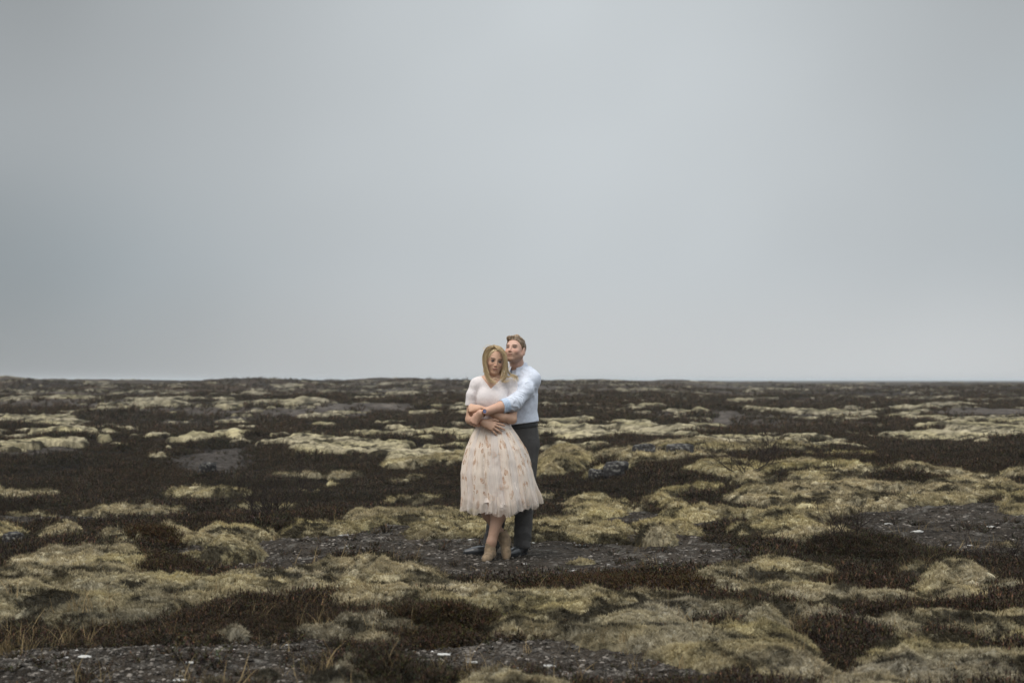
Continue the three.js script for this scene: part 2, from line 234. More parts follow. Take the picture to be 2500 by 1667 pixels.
function zone(kind, x, z) {
  const c = cells.get(Math.floor(x / 2) * 4096 + Math.floor(z / 2)); if (!c || !c[kind]) return -OUT;
  let s = -OUT; for (const q of c[kind]) if (x > q.x0 - OUT && x < q.x1 + OUT && z > q.z0 - OUT && z < q.z1 + OUT) s = Math.max(s, polyDist(q, x, z));
  return s;
}
const dist = (x, z) => Math.hypot(x, 11.6 - z);
function mossInside(x, z) {
  const d = dist(x, z), far = sstep(23, 31, d);
  const wob = 0.85 * fbm(x * 1.9 + 4, z * 2.6, 4) + 0.3 * vn(x * 9, z * 11) + 0.12 * vn(x * 23, z * 27);
  let s = -OUT;
  if (d < 40) {
    s = zone('moss', x, z) + wob * lerp(0.15, 0.42, sstep(8, 30, d)) + lerp(0.09, 0.1, sstep(8, 20, d));
    const pits = fbm(x * 1.7 + 31, z * 2.6 + 7, 2); s = Math.min(s, (0.42 - pits) * 0.9);
    if (d > 13) { const rib = fbm(x / 1.7 + 3 + 0.4 * vn(x * 1.3, z), z / 1.5 + 17, 4); s = Math.min(s, (lerp(0.6, 0.22, sstep(13, 19, d)) + 0.07 - rib) * 1.1); }        // small bare pits
    s = Math.max(s, 0.45 * (fbm(x * 1.9 + 7, z * 2.3 + 31, 3) - 0.64 - 0.3 * sstep(14, 18, d)));      // stray bits of moss
    s = Math.min(s, -zone('hole', x, z) - 0.02 + wob * 0.1);
  }
  if (d > 18) {
    let f = Math.min(zone('fmoss', x, z) + 2.0 * fbm(x / 1.5, z / 1.1, 4) - 0.12, 0.7);
    const no = zone('nomoss', x, z), g = zone('gravel', x, z);
    let n = 1.5 * (0.6 * fbm(x / 9 + 2, z / 6, 3) + 0.8 * fbm(x / 1.7, z / 1.3 + 40, 4) - 0.27 - 0.04 * sstep(70, 110, d) + 0.17 * sstep(-0.02, 0.16, x / d) * sstep(120, 60, d) + 0.08 * sstep(60, 110, d) * fbm(x / 3.7, z / 3 + 5, 2));
    n = lerp(n, n * 0.5 - 0.22 - 0.3 * sstep(0, 0.8, no), sstep(-0.5, 0.3, no)); n -= (1 - far) * 2.5; n = Math.max(n, 1.1 * (fbm(x / 1.1 + 7, z / 0.9 + 60, 3) - 0.46 - 0.3 * (1 - far)) - 0.35 * sstep(-0.5, 0.3, no));
    n = Math.min(n, -g - 0.1);
    s = Math.max(s, f, n);
  }
  return s;
}
function rockiness(x, z) { const d = dist(x, z); return clamp(0.5 + (zone('rock', x, z) + 0.1 + 0.22 * fbm(x * 1.8, z * 1.8, 3)) / (0.3 + 0.012 * d)); }
function gravelly(x, z) { const d = dist(x, z); let g = clamp(0.5 + (zone('gravel', x, z) + 0.5 * fbm(x * 0.6, z * 0.6, 3)) / 0.8); if (d > 30) g = Math.max(g, sstep(0.2, 0.4, fbm(x / 9 + 51, z / 6 + 12, 3)) * 0.75 * sstep(30, 45, d)); return g; }
function swell(x, z) {                        // ground without its fine relief
  const d = dist(x, z), still = sstep(0.5, 1.6, Math.hypot(x * 0.8, z));
  return broad(x, z) + still * (0.055 * fbm(x * 1.1 + 5, z * 1.1, 3) + 0.16 * sstep(18, 40, d) * fbm(x / 2.6 + 9, z / 2.2, 3));
}
function ground(x, z, rk) {
  const d = dist(x, z); let e = swell(x, z);
  if (d < 45) {
    rk ??= rockiness(x, z);
    const still = sstep(0.25, 0.9, Math.hypot(x * 0.8, z));
    const ridge = 1 - Math.abs(fbm(x * 3.1 + 60, z * 4.4 + 9, 4)) * 2;
    const ledge = fbm(x * 1.3 + 11, z * 2.2 + 3, 3) * 3.2; const st = Math.floor(ledge), fr = ledge - st;
    e += lerp(0.25, 1, still) * rk * (0.022 * ridge + 0.035 * (sstep(0.35, 0.65, fr) + st) / 3.2 + 0.008 * vn(x * 21, z * 24));
    e += (1 - rk) * still * (0.05 * fbm(x * 2.2, z * 2.2 + 70, 3) - 0.02);
  }
  return e;
}
function mossHeight(x, z, s) {                // thickness above swell(); below zero outside
  const d = dist(x, z), w = 0.16 + 0.006 * d;
  if (s <= 0) return Math.max(s * 1.2, -0.25) - 0.01;
  const q = Math.min(s / w, 1), dome = Math.sqrt(q * (2 - q));
  const T = 0.036 + 0.0021 * Math.min(d, 30) - 0.0007 * clamp(d - 30, 0, 60);
  const a1 = 1 - Math.abs(vn(x * 2.1 + 0.7 * vn(x * 1.1, z), z * 2.9 + 13)) * 1.7, a2 = 1 - Math.abs(vn(x * 4.7 + 9, z * 6.1 + 0.8 * vn(x * 3, z * 3))) * 1.7;
  return dome * (T + 0.032 * a1 + 0.034 * a2 + 0.035 * fbm(x * 0.9, z * 1.3 + 3, 2)) + q * (0.020 * vn(x * 10, z * 13) + 0.013 * vn(x * 24, z * 28)) - 0.01;
}
const surface = (x, z) => { const s = mossInside(x, z); const g = ground(x, z); return s > 0 ? Math.max(g, swell(x, z) + mossHeight(x, z, s)) : g; };

// colour tables (linear, with tones that shift by distance)
function mossColor(x, z, t, out) {
  const d = dist(x, z), a = fbm(x * 1.3 + 3, z * 1.7, 3), b = fbm(x * 5 + 20, z * 6, 3), c = vn(x * 27, z * 30), f = vn(x * 60, z * 66);
  const gap = sstep(0.05, 0.38, fbm(x * 3.2 + 11, z * 5 + 2, 3) + 0.3 * c + 0.15 * f); let k = clamp(0.74 + 0.3 * a + 0.4 * b + 0.3 * c + 0.25 * f - 0.95 * gap);
  const ol = clamp(0.25 + 0.9 * fbm(x * 0.8 + 77, z + 5, 3));
  out[0] = lerp(0.058, 0.52, k); out[1] = lerp(0.049, lerp(0.446, 0.446, ol), k); out[2] = lerp(0.032, lerp(0.292, 0.222, ol), k);
  const grey = clamp(0.5 + 1.3 * fbm(x * 2.2 + 140, z * 2.6, 2)) * 0.6 * sstep(14, 6.5, d); const m = (out[0] + out[1] + out[2]) / 3;
  out[0] = lerp(out[0], m * 1.06, grey); out[1] = lerp(out[1], m, grey); out[2] = lerp(out[2], m * 0.86, grey); { const q = lerp(0.86, 1, sstep(7, 11, d)); out[0] *= q; out[1] *= q; out[2] *= q; }  // nearest moss darkened: vignette put into its colour
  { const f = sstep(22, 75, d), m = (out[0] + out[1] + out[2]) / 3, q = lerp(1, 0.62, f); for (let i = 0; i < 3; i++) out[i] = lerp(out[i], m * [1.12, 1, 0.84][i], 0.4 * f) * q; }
  if (t < 0.04) { const s = clamp((0.05 - t) / 0.08) * 0.6; out[0] = lerp(out[0], 0.06, s); out[1] = lerp(out[1], 0.048, s); out[2] = lerp(out[2], 0.026, s); }
}
function groundColor(x, z, out, rk, gv) {
  const d = dist(x, z), n = fbm(x * 4 + 8, z * 4, 4), f = vn(x * 19, z * 23) * 0.5 + vn(x * 43, z * 51) * 0.5;
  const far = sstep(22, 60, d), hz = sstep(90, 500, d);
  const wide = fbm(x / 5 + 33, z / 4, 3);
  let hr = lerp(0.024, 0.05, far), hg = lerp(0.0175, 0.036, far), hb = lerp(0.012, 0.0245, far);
  const rust = clamp(0.4 + 1.4 * wide); hr *= lerp(0.75, 1.3, rust); hg *= lerp(0.8, 1.18, rust); hb *= lerp(0.9, 1.05, rust);
  const v = clamp(1 + 0.7 * n + 0.4 * f, 0.35, 2);
  hr *= v; hg *= v; hb *= v;
  const lich = sstep(0.2, 0.5, fbm(x * 9 + 3, z * 11, 3) * 0.6 + 0.55 * f);
  const rv = clamp(1 + 0.55 * n + 0.45 * f, 0.35, 1.9);
  let rr = 0.072 * rv, rg = 0.059 * rv, rb = 0.047 * rv; rr = lerp(rr, 0.27, lich * 0.65); rg = lerp(rg, 0.25, lich * 0.65); rb = lerp(rb, 0.22, lich * 0.65);
  const br = sstep(0.1, 0.5, fbm(x * 1.9 + 70, z * 2.4, 3)); rr = lerp(rr, 0.05, br * 0.6); rg = lerp(rg, 0.04, br * 0.6); rb = lerp(rb, 0.03, br * 0.6);
  out[0] = lerp(hr, rr, rk); out[1] = lerp(hg, rg, rk); out[2] = lerp(hb, rb, rk);
  const gg = clamp(1 + 0.5 * n + 0.5 * f, 0.5, 1.7); out[0] = lerp(out[0], 0.098 * gg, gv); out[1] = lerp(out[1], 0.083 * gg, gv); out[2] = lerp(out[2], 0.071 * gg, gv);
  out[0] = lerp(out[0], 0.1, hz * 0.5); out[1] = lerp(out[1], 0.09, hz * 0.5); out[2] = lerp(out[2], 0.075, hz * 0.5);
}
// grain texture: neutral, multiplies the colours above
function grain(seed, lo, hi, stretch = 1) {
  const n = 512, px = new Uint8Array(n * n * 4), r = mulberry(seed), a = new Float32Array(n * n);
  for (const [c, am] of [[8, 0.5], [20, 0.7], [48, 0.9], [110, 0.9], [256, 0.7]]) {
    const g = new Float32Array(c * c).map(() => r() * 2 - 1);
    for (let j = 0; j < n; j++) for (let i = 0; i < n; i++) { const x = i / n * c, y = j / n * c, i0 = Math.floor(x), j0 = Math.floor(y); let u = x - i0, v = y - j0; u = u * u * (3 - 2 * u); v = v * v * (3 - 2 * v); const i1 = (i0 + 1) % c, j1 = (j0 + 1) % c; a[j * n + i] += am * lerp(lerp(g[j0 * c + i0], g[j0 * c + i1], u), lerp(g[j1 * c + i0], g[j1 * c + i1], u), v); }
  }
  for (let k = 0; k < n * n; k++) { const v = 255 * clamp(lerp(lo, hi, 0.5 + 0.32 * a[k])); px[4 * k] = px[4 * k + 1] = px[4 * k + 2] = v; px[4 * k + 3] = 255; }
  const t = new THREE.DataTexture(px, n, n); t.wrapS = t.wrapT = THREE.RepeatWrapping; t.magFilter = THREE.LinearFilter; t.minFilter = THREE.LinearMipmapLinearFilter; t.generateMipmaps = true; t.needsUpdate = true; return t;
}
const grainA = grain(11, 0.42, 1.0), grainB = grain(12, 0.0, 1.0);
const M = {};
M.ground = new THREE.MeshPhysicalMaterial({ specularIntensity: 0.12, vertexColors: true, roughness: 0.95, map: grainA, bumpMap: grainB, bumpScale: 0.045 });
M.moss = new THREE.MeshPhysicalMaterial({ specularIntensity: 0.05, vertexColors: true, roughness: 1, map: grainA, bumpMap: grainB, bumpScale: 0.012 });
M.leaf = new THREE.MeshPhysicalMaterial({ specularIntensity: 0.15, vertexColors: true, roughness: 0.9, side: THREE.DoubleSide });

// ---------- ground sheet ----------
function fan(ds, us, point, keep) {            // a sheet whose cells grow with distance; point(x, z, out) fills y and colour
  const nd = ds.length, nu = us.length, pos = new Float32Array(nd * nu * 3), col = new Float32Array(nd * nu * 3), uv = new Float32Array(nd * nu * 2), ok = new Uint8Array(nd * nu), o = [0, 0, 0, 0];
  for (let i = 0; i < nd; i++) for (let j = 0; j < nu; j++) {
    const k = i * nu + j, x = us[j] * ds[i], z = 11.6 - ds[i]; ok[k] = point(x, z, o) ? 1 : 0;
    pos[3 * k] = x; pos[3 * k + 1] = o[3]; pos[3 * k + 2] = z; col[3 * k] = o[0]; col[3 * k + 1] = o[1]; col[3 * k + 2] = o[2];
    const s = ds[i] > 34 ? 0.11 : 0.71; uv[2 * k] = x * s; uv[2 * k + 1] = z * s;
  }
  const idx = [];
  for (let i = 0; i < nd - 1; i++) for (let j = 0; j < nu - 1; j++) { const a = i * nu + j, b = a + 1, c = a + nu, d = c + 1; if (keep && !(ok[a] || ok[b] || ok[c] || ok[d])) continue; idx.push(a, b, d, a, d, c); }
  if (!keep) return geom(pos, new Uint32Array(idx), col, uv);
  const map = new Int32Array(nd * nu).fill(-1), P = [], C = [], U = []; let n = 0;
  for (let q = 0; q < idx.length; q++) { const k = idx[q]; if (map[k] < 0) { map[k] = n++; P.push(pos[3 * k], pos[3 * k + 1], pos[3 * k + 2]); C.push(col[3 * k], col[3 * k + 1], col[3 * k + 2]); U.push(uv[2 * k], uv[2 * k + 1]); } idx[q] = map[k]; }
  return geom(P, new Uint32Array(idx), C, U);
}
const steps = (a, b, r) => { const out = []; for (let d = a; d < b; d *= r) out.push(d); out.push(b); return out; };
const spread = (inner, step, outer, ostep) => { const out = []; for (let u = -outer; u < -inner - 1e-6; u += ostep) out.push(u); for (let u = -inner; u <= inner + 1e-6; u += step) out.push(u); for (let u = inner + ostep; u <= outer + 1e-6; u += ostep) out.push(u); return out; };
{
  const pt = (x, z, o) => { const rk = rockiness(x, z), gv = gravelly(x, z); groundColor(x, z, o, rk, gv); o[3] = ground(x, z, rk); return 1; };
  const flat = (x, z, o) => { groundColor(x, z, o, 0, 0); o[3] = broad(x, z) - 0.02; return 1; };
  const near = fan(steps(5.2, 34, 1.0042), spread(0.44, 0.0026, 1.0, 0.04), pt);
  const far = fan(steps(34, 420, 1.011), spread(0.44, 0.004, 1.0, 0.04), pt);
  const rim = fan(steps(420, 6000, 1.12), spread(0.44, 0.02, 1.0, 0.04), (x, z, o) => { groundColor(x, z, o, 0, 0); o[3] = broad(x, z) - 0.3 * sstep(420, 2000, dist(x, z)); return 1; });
  // the rest of the plain, behind and beside the photographer
  const P = [], C = [], I = [], U = []; const o = [0, 0, 0, 0]; let n = 0;
  const sq = (x0, x1, z0, z1, nx, nz) => { const b = n; for (let i = 0; i <= nx; i++) for (let j = 0; j <= nz; j++) { const x = lerp(x0, x1, i / nx), z = lerp(z0, z1, j / nz); flat(x, z, o); P.push(x, o[3], z); C.push(o[0], o[1], o[2]); U.push(x * 0.7, z * 0.7); n++; } for (let i = 0; i < nx; i++) for (let j = 0; j < nz; j++) { const a = b + i * (nz + 1) + j, e = a + nz + 1; I.push(a, a + 1, e + 1, a, e + 1, e); } };
  sq(-5.2, 5.2, 6.4, 30, 40, 60); sq(-40, -5.2, 6.4, 30, 40, 30); sq(5.2, 40, 6.4, 30, 40, 30); sq(-40, 40, 30, 120, 20, 20);
  mesh('ground', mergeGeometries([near, far, rim, geom(P, I, C, U)]), M.ground).userData.kind = 'structure';
}

// ---------- the moss carpet ----------
{
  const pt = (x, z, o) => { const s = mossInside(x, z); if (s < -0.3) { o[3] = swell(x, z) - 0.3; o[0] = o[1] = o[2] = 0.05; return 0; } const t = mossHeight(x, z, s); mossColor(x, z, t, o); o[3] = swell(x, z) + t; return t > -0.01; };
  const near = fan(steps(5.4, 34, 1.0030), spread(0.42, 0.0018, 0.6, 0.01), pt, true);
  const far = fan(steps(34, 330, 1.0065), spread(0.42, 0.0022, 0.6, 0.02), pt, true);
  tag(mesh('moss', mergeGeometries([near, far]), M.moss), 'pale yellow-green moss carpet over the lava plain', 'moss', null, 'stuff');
}
// ---------- small plants that cover the ground ----------
const rnd = mulberry(4242);
function tuftGeo(seed, blades, h, spreadR, wdt) {       // an upright little brush of moss
  const r = mulberry(seed), P = [], I = [], C = [];
  for (let i = 0; i < blades; i++) {
    const a = r() * 6.283, q = Math.sqrt(r()) * spreadR, bx = Math.cos(a) * q, bz = Math.sin(a) * q, len = h * (0.6 + 0.6 * r()), lean = 0.35 + 0.5 * r(), la = a + (r() - 0.5);
    const tx = bx + Math.cos(la) * len * lean, tz = bz + Math.sin(la) * len * lean, ty = len, pa = r() * 6.283, wx = Math.cos(pa) * wdt, wz = Math.sin(pa) * wdt, n = P.length / 3;
    P.push(bx - wx, -h * 0.25, bz - wz, bx + wx, -h * 0.25, bz + wz, tx, ty, tz);
    const t = 0.75 + 0.3 * r(); C.push(0.72, 0.7, 0.66, 0.72, 0.7, 0.66, t * 1.16, t * 1.12, t * 1.04); I.push(n, n + 1, n + 2);
  }
  return geom(P, I, C);
}
function heatherGeo(seed, stems, h) {                   // wiry stems set with tiny leaves
  const r = mulberry(seed), P = [], I = [], C = [];
  const tri = (a, b, c, col) => { const n = P.length / 3; P.push(...a, ...b, ...c); for (let k = 0; k < 3; k++) C.push(...col); I.push(n, n + 1, n + 2); };
  for (let s = 0; s < stems; s++) {
    const a = r() * 6.283, lean = 0.3 + 1.0 * r(), len = h * (0.55 + 0.55 * r()); let p = [Math.cos(a) * h * 0.18 * r(), -0.02, Math.sin(a) * h * 0.18 * r()];
    const tone = r(), base = tone < 0.12 ? [0.056, 0.037, 0.02] : tone < 0.27 ? [0.036, 0.033, 0.015] : tone < 0.37 ? [0.06, 0.052, 0.04] : [0.0225, 0.0175, 0.0125];
    const k = 0.7 + 0.6 * r(), col = base.map((v) => v * k);
    for (let g = 0; g < 4; g++) {
      const f = g / 4, dirx = Math.cos(a) * lean * (1 - f * 0.5) + (r() - 0.5) * 0.4, dirz = Math.sin(a) * lean * (1 - f * 0.5) + (r() - 0.5) * 0.4, l = len / 4, nl = Math.hypot(dirx, 1, dirz);
      const q = [p[0] + dirx / nl * l, p[1] + l / nl, p[2] + dirz / nl * l], w = 0.0022;
      tri([p[0] - w, p[1], p[2]], [p[0] + w, p[1], p[2]], q, col); tri([p[0], p[1], p[2] - w], [p[0], p[1], p[2] + w], q, col);
      for (let m = 0; m < 5; m++) { const u = r(), b = r() * 6.283, c0 = [lerp(p[0], q[0], u), lerp(p[1], q[1], u), lerp(p[2], q[2], u)], L = 0.011 + 0.009 * r(), e = [c0[0] + Math.cos(b) * L, c0[1] + L * (0.4 + r()), c0[2] + Math.sin(b) * L], lc = col.map((v) => v * (0.8 + 0.7 * r())); tri([c0[0] - Math.sin(b) * 0.0025, c0[1], c0[2] + Math.cos(b) * 0.0025], [c0[0] + Math.sin(b) * 0.0025, c0[1], c0[2] - Math.cos(b) * 0.0025], e, lc); }
      p = q;
    }
  }
  return geom(P, I, C);
}
function grassGeo(seed, blades, h) {
  const r = mulberry(seed), P = [], I = [], C = [];
  for (let i = 0; i < blades; i++) {
    const a = r() * 6.283, len = h * (0.4 + 0.8 * r()), lean = 0.15 + 0.9 * r() * r(), w = 0.0016 + 0.001 * r(), bx = (r() - 0.5) * 0.09, bz = (r() - 0.5) * 0.09, sa = r() * 6.283, k = 0.6 + 0.7 * r(); let n = P.length / 3;
    for (let g = 0; g <= 3; g++) { const f = g / 3, o = lean * len * f * f, x = bx + Math.cos(a) * o, y = len * (f - 0.25 * lean * f * f) - 0.01, z = bz + Math.sin(a) * o, ww = w * (1 - f * 0.85); P.push(x - Math.cos(sa) * ww, y, z - Math.sin(sa) * ww, x + Math.cos(sa) * ww, y, z + Math.sin(sa) * ww); const c = [0.30 * k, 0.225 * k, 0.12 * k]; C.push(...c, ...c); }
    for (let g = 0; g < 3; g++) { const q = n + 2 * g; I.push(q, q + 1, q + 3, q, q + 3, q + 2); }
  }
  return geom(P, I, C);
}
const Y = new THREE.Vector3(0, 1, 0), tmpQ = new THREE.Quaternion(), tmpQ2 = new THREE.Quaternion(), tmpV = new THREE.Vector3(), tmpS = new THREE.Vector3();
function place(x, y, z, s, tilt = 0.15, sy = 1, normal) {
  tmpQ.setFromAxisAngle(Y, rnd() * 6.283); if (normal) { tmpQ2.setFromUnitVectors(Y, normal); tmpQ.premultiply(tmpQ2); } else { tmpQ2.setFromAxisAngle(tmpV.set(rnd() - 0.5, 0, rnd() - 0.5).normalize(), tilt * rnd()); tmpQ.premultiply(tmpQ2); }
  return new THREE.Matrix4().compose(new THREE.Vector3(x, y, z), tmpQ, tmpS.set(s, s * sy, s));
}
const tint = (k, warm = 0) => new THREE.Color().setRGB(clamp(k * (1 + warm), 0, 4), k, clamp(k * (1 - warm), 0, 4));
function scatter(count, d0, d1, uMax, f) { const l0 = Math.log(d0), l1 = Math.log(d1); for (let i = 0; i < count; i++) { const d = Math.exp(lerp(l0, l1, rnd())), u = (rnd() * 2 - 1) * uMax; f(u * d, 11.6 - d, d); } }

{ // moss brushes
  const lists = [[], [], []];
  scatter(420000, 5.6, 30, 0.43, (x, z, d) => {
    const s = mossInside(x, z); if (s < 0.004) return; const t = mossHeight(x, z, s); if (t < 0.005) return;
    const y = swell(x, z) + t, e = 0.03, nx = -(mossHeight(x + e, z, mossInside(x + e, z)) - t) / e, nz = -(mossHeight(x, z + e, mossInside(x, z + e)) - t) / e;
    const c = [0, 0, 0]; mossColor(x, z, t, c); const k = 1.05 + 0.3 * (rnd() - 0.5);
    lists[Math.floor(rnd() * 3)].push([place(x, y, z, (0.75 + 0.6 * rnd()) * (0.55 + 0.075 * d) * 0.85, 0, 0.72, tmpS.clone().set(clamp(nx, -1, 1), 1.2, clamp(nz, -1, 1)).normalize()), new THREE.Color().setRGB(c[0] * k, c[1] * k, c[2] * k)]);
  });
  lists.forEach((l, i) => tag(instanced('moss_tufts', tuftGeo(50 + i, 12, 0.021, 0.013, 0.0021), M.leaf, l), ['short fuzzy moss shoots on the pale carpet', 'upright moss shoots among the pale carpet', 'dense moss shoots roughening the pale carpet'][i], 'moss', null, 'stuff'));
  console.log('moss', lists.map((l) => l.length));
}
{ // heather
  const lists = [[], [], [], []];
  scatter(400000, 5.6, 130, 0.6, (x, z, d) => {
    const s = mossInside(x, z), rk = d < 40 ? rockiness(x, z) : 0; const edge = s > 0;
    if (s > 0.02 && rnd() > 0.012 * sstep(30, 10, d)) return;
    if (rnd() < rk * 0.985) return; if (rnd() < gravelly(x, z) * 0.97) return;
    if (Math.hypot(x, z) < 0.75 || zone('cushion', x, z) > 0.03 || zone('thick', x, z) > 0.05) return;
    const y = s > 0 ? surface(x, z) : ground(x, z);
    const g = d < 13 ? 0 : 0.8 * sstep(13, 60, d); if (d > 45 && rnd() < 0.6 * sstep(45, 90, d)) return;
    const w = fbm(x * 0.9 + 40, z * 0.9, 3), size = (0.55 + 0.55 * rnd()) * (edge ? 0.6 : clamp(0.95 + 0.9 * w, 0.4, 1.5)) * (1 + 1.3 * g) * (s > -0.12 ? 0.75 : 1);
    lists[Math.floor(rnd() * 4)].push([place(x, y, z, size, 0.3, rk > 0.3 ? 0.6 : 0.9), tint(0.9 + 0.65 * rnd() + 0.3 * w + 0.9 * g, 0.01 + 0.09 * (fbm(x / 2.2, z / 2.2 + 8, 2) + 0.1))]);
  });
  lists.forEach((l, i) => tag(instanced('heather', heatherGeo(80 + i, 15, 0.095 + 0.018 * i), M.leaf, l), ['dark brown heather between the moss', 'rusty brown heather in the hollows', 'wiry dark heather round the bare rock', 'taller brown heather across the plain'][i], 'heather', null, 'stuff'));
  console.log('heather', lists.map((l) => l.length));
}
{ // dry grass
  const list = [];
  scatter(26000, 5.6, 18, 0.43, (x, z, d) => {
    const g = zone('grass', x, z) + 0.2 * fbm(x * 2, z * 2, 2), s = mossInside(x, z), rk = rockiness(x, z);
    const p = g > 0 ? 0.5 * clamp(0.25 + fbm(x * 1.7 + 5, z * 2, 2) * 1.3) : s > -0.15 && s < 0.12 ? 0.04 : s < 0 && rk < 0.4 ? 0.02 : 0.004; if (rnd() > p || Math.hypot(x, z) < 0.7) return;
    list.push([place(x, surface(x, z), z, 0.6 + 0.6 * rnd(), 0.4, 0.9), tint(0.4 + 0.55 * rnd(), 0.05 * rnd())]);
  });
  tag(instanced('grass', grassGeo(7, 9, 0.15), M.leaf, list), 'thin dry straw-coloured grass in the foreground', 'grass', null, 'stuff');
  console.log('grass', list.length);
}
// rock chips and pale lichen on the bare rock
function chipGeo(seed, flat) {
  const g = mergeVertices(new THREE.IcosahedronGeometry(1, 1).deleteAttribute('normal').deleteAttribute('uv')), p = g.attributes.position, r = mulberry(seed);
  for (let i = 0; i < p.count; i++) { const k = 0.7 + 0.5 * r(); p.setXYZ(i, p.getX(i) * k, p.getY(i) * k * flat, p.getZ(i) * k * 0.8); }
  const f = g.toNonIndexed(); f.computeVertexNormals(); return f;
}
const chips = [chipGeo(1, 0.45), chipGeo(2, 0.6), chipGeo(3, 0.35)];
M.stone = new THREE.MeshPhysicalMaterial({ specularIntensity: 0.2, color: 0xffffff, roughness: 0.95 });
{
  const lists = [[], [], []], pale = [];
  scatter(260000, 5.6, 30, 0.43, (x, z, d) => {
    const rk = rockiness(x, z); if (rnd() > rk || mossInside(x, z) > -0.01 || zone('cushion', x, z) > 0) return; const patch = fbm(x * 2.4 + 90, z * 2.4, 3); if (rnd() > 0.5 + patch) return;
    const y = ground(x, z, rk), q = rnd(), size = (0.004 + 0.016 * q * q * q) * (0.7 + 0.03 * d);
    if (rnd() < 0.006) pale.push([place(x, y, z, size * 1.3, 0.2, 0.3), tint(0.25 + 0.25 * rnd(), 0.06)]);
    else { const k = 0.035 + 0.09 * rnd() * rnd() + (rnd() < 0.2 ? 0.1 : 0); lists[Math.floor(rnd() * 3)].push([place(x, y, z, size, 0.5), tint(k, 0.14)]); }
  });
  lists.forEach((l, i) => tag(instanced('rock_chips', chips[i], M.stone, l), ['dark grey rock crumbs on the bare slab', 'angular grey rock crumbs on the bare slab', 'flat grey rock crumbs on the bare slab'][i], 'gravel', null, 'stuff'));
  tag(instanced('pale_pebbles', chips[2], M.stone, pale), 'scattered whitish pebbles on the bare rock', 'pebbles', null, 'stuff');
  console.log('chips', lists.map((l) => l.length), pale.length);
}
// ---------- distance-field modelling for figures ----------
const smin = (a, b, k) => { const h = Math.max(k - Math.abs(a - b), 0) / k; return Math.min(a, b) - h * h * k * 0.25; };
const smax = (a, b, k) => -smin(-a, -b, k);
const cap = (ax, ay, az, bx, by, bz, ra, rb = ra) => { const ex = bx - ax, ey = by - ay, ez = bz - az, q = 1 / (ex * ex + ey * ey + ez * ez + 1e-12); return (x, y, z) => { const px = x - ax, py = y - ay, pz = z - az, t = clamp((px * ex + py * ey + pz * ez) * q), dx = px - ex * t, dy = py - ey * t, dz = pz - ez * t; return Math.sqrt(dx * dx + dy * dy + dz * dz) - (ra + (rb - ra) * t); }; };
const ell = (cx, cy, cz, rx, ry, rz) => (x, y, z) => { const a = (x - cx) / rx, b = (y - cy) / ry, c = (z - cz) / rz, k0 = Math.sqrt(a * a + b * b + c * c); if (k0 < 1e-6) return -Math.min(rx, ry, rz); const k1 = Math.sqrt((a / rx) ** 2 + (b / ry) ** 2 + (c / rz) ** 2); return k0 * (k0 - 1) / k1; };
const blend = (k, ...fs) => (x, y, z) => { let d = fs[0](x, y, z); for (let i = 1; i < fs.length; i++) d = smin(d, fs[i](x, y, z), k); return d; };
function within(cx, cy, cz, r, f) { return (x, y, z) => { const d = Math.hypot(x - cx, y - cy, z - cz) - r; return d > 0.06 ? d : f(x, y, z); }; }   // skips far pieces
function frame(px, py, pz, yaw, pitch, roll, s = 1) {      // head, torso or foot axes; degrees
  const e = new THREE.Matrix4().makeRotationFromEuler(new THREE.Euler(pitch * Math.PI / 180, yaw * Math.PI / 180, roll * Math.PI / 180, 'YXZ')).elements;
  const o = { s, local(x, y, z) { x = (x - px) / s; y = (y - py) / s; z = (z - pz) / s; return [e[0] * x + e[1] * y + e[2] * z, e[4] * x + e[5] * y + e[6] * z, e[8] * x + e[9] * y + e[10] * z]; }, world(x, y, z) { x *= s; y *= s; z *= s; return [px + e[0] * x + e[4] * y + e[8] * z, py + e[1] * x + e[5] * y + e[9] * z, pz + e[2] * x + e[6] * y + e[10] * z]; } };
  o.field = (f) => (x, y, z) => { const q = o.local(x, y, z); return f(q[0], q[1], q[2]) * s; };
  return o;
}
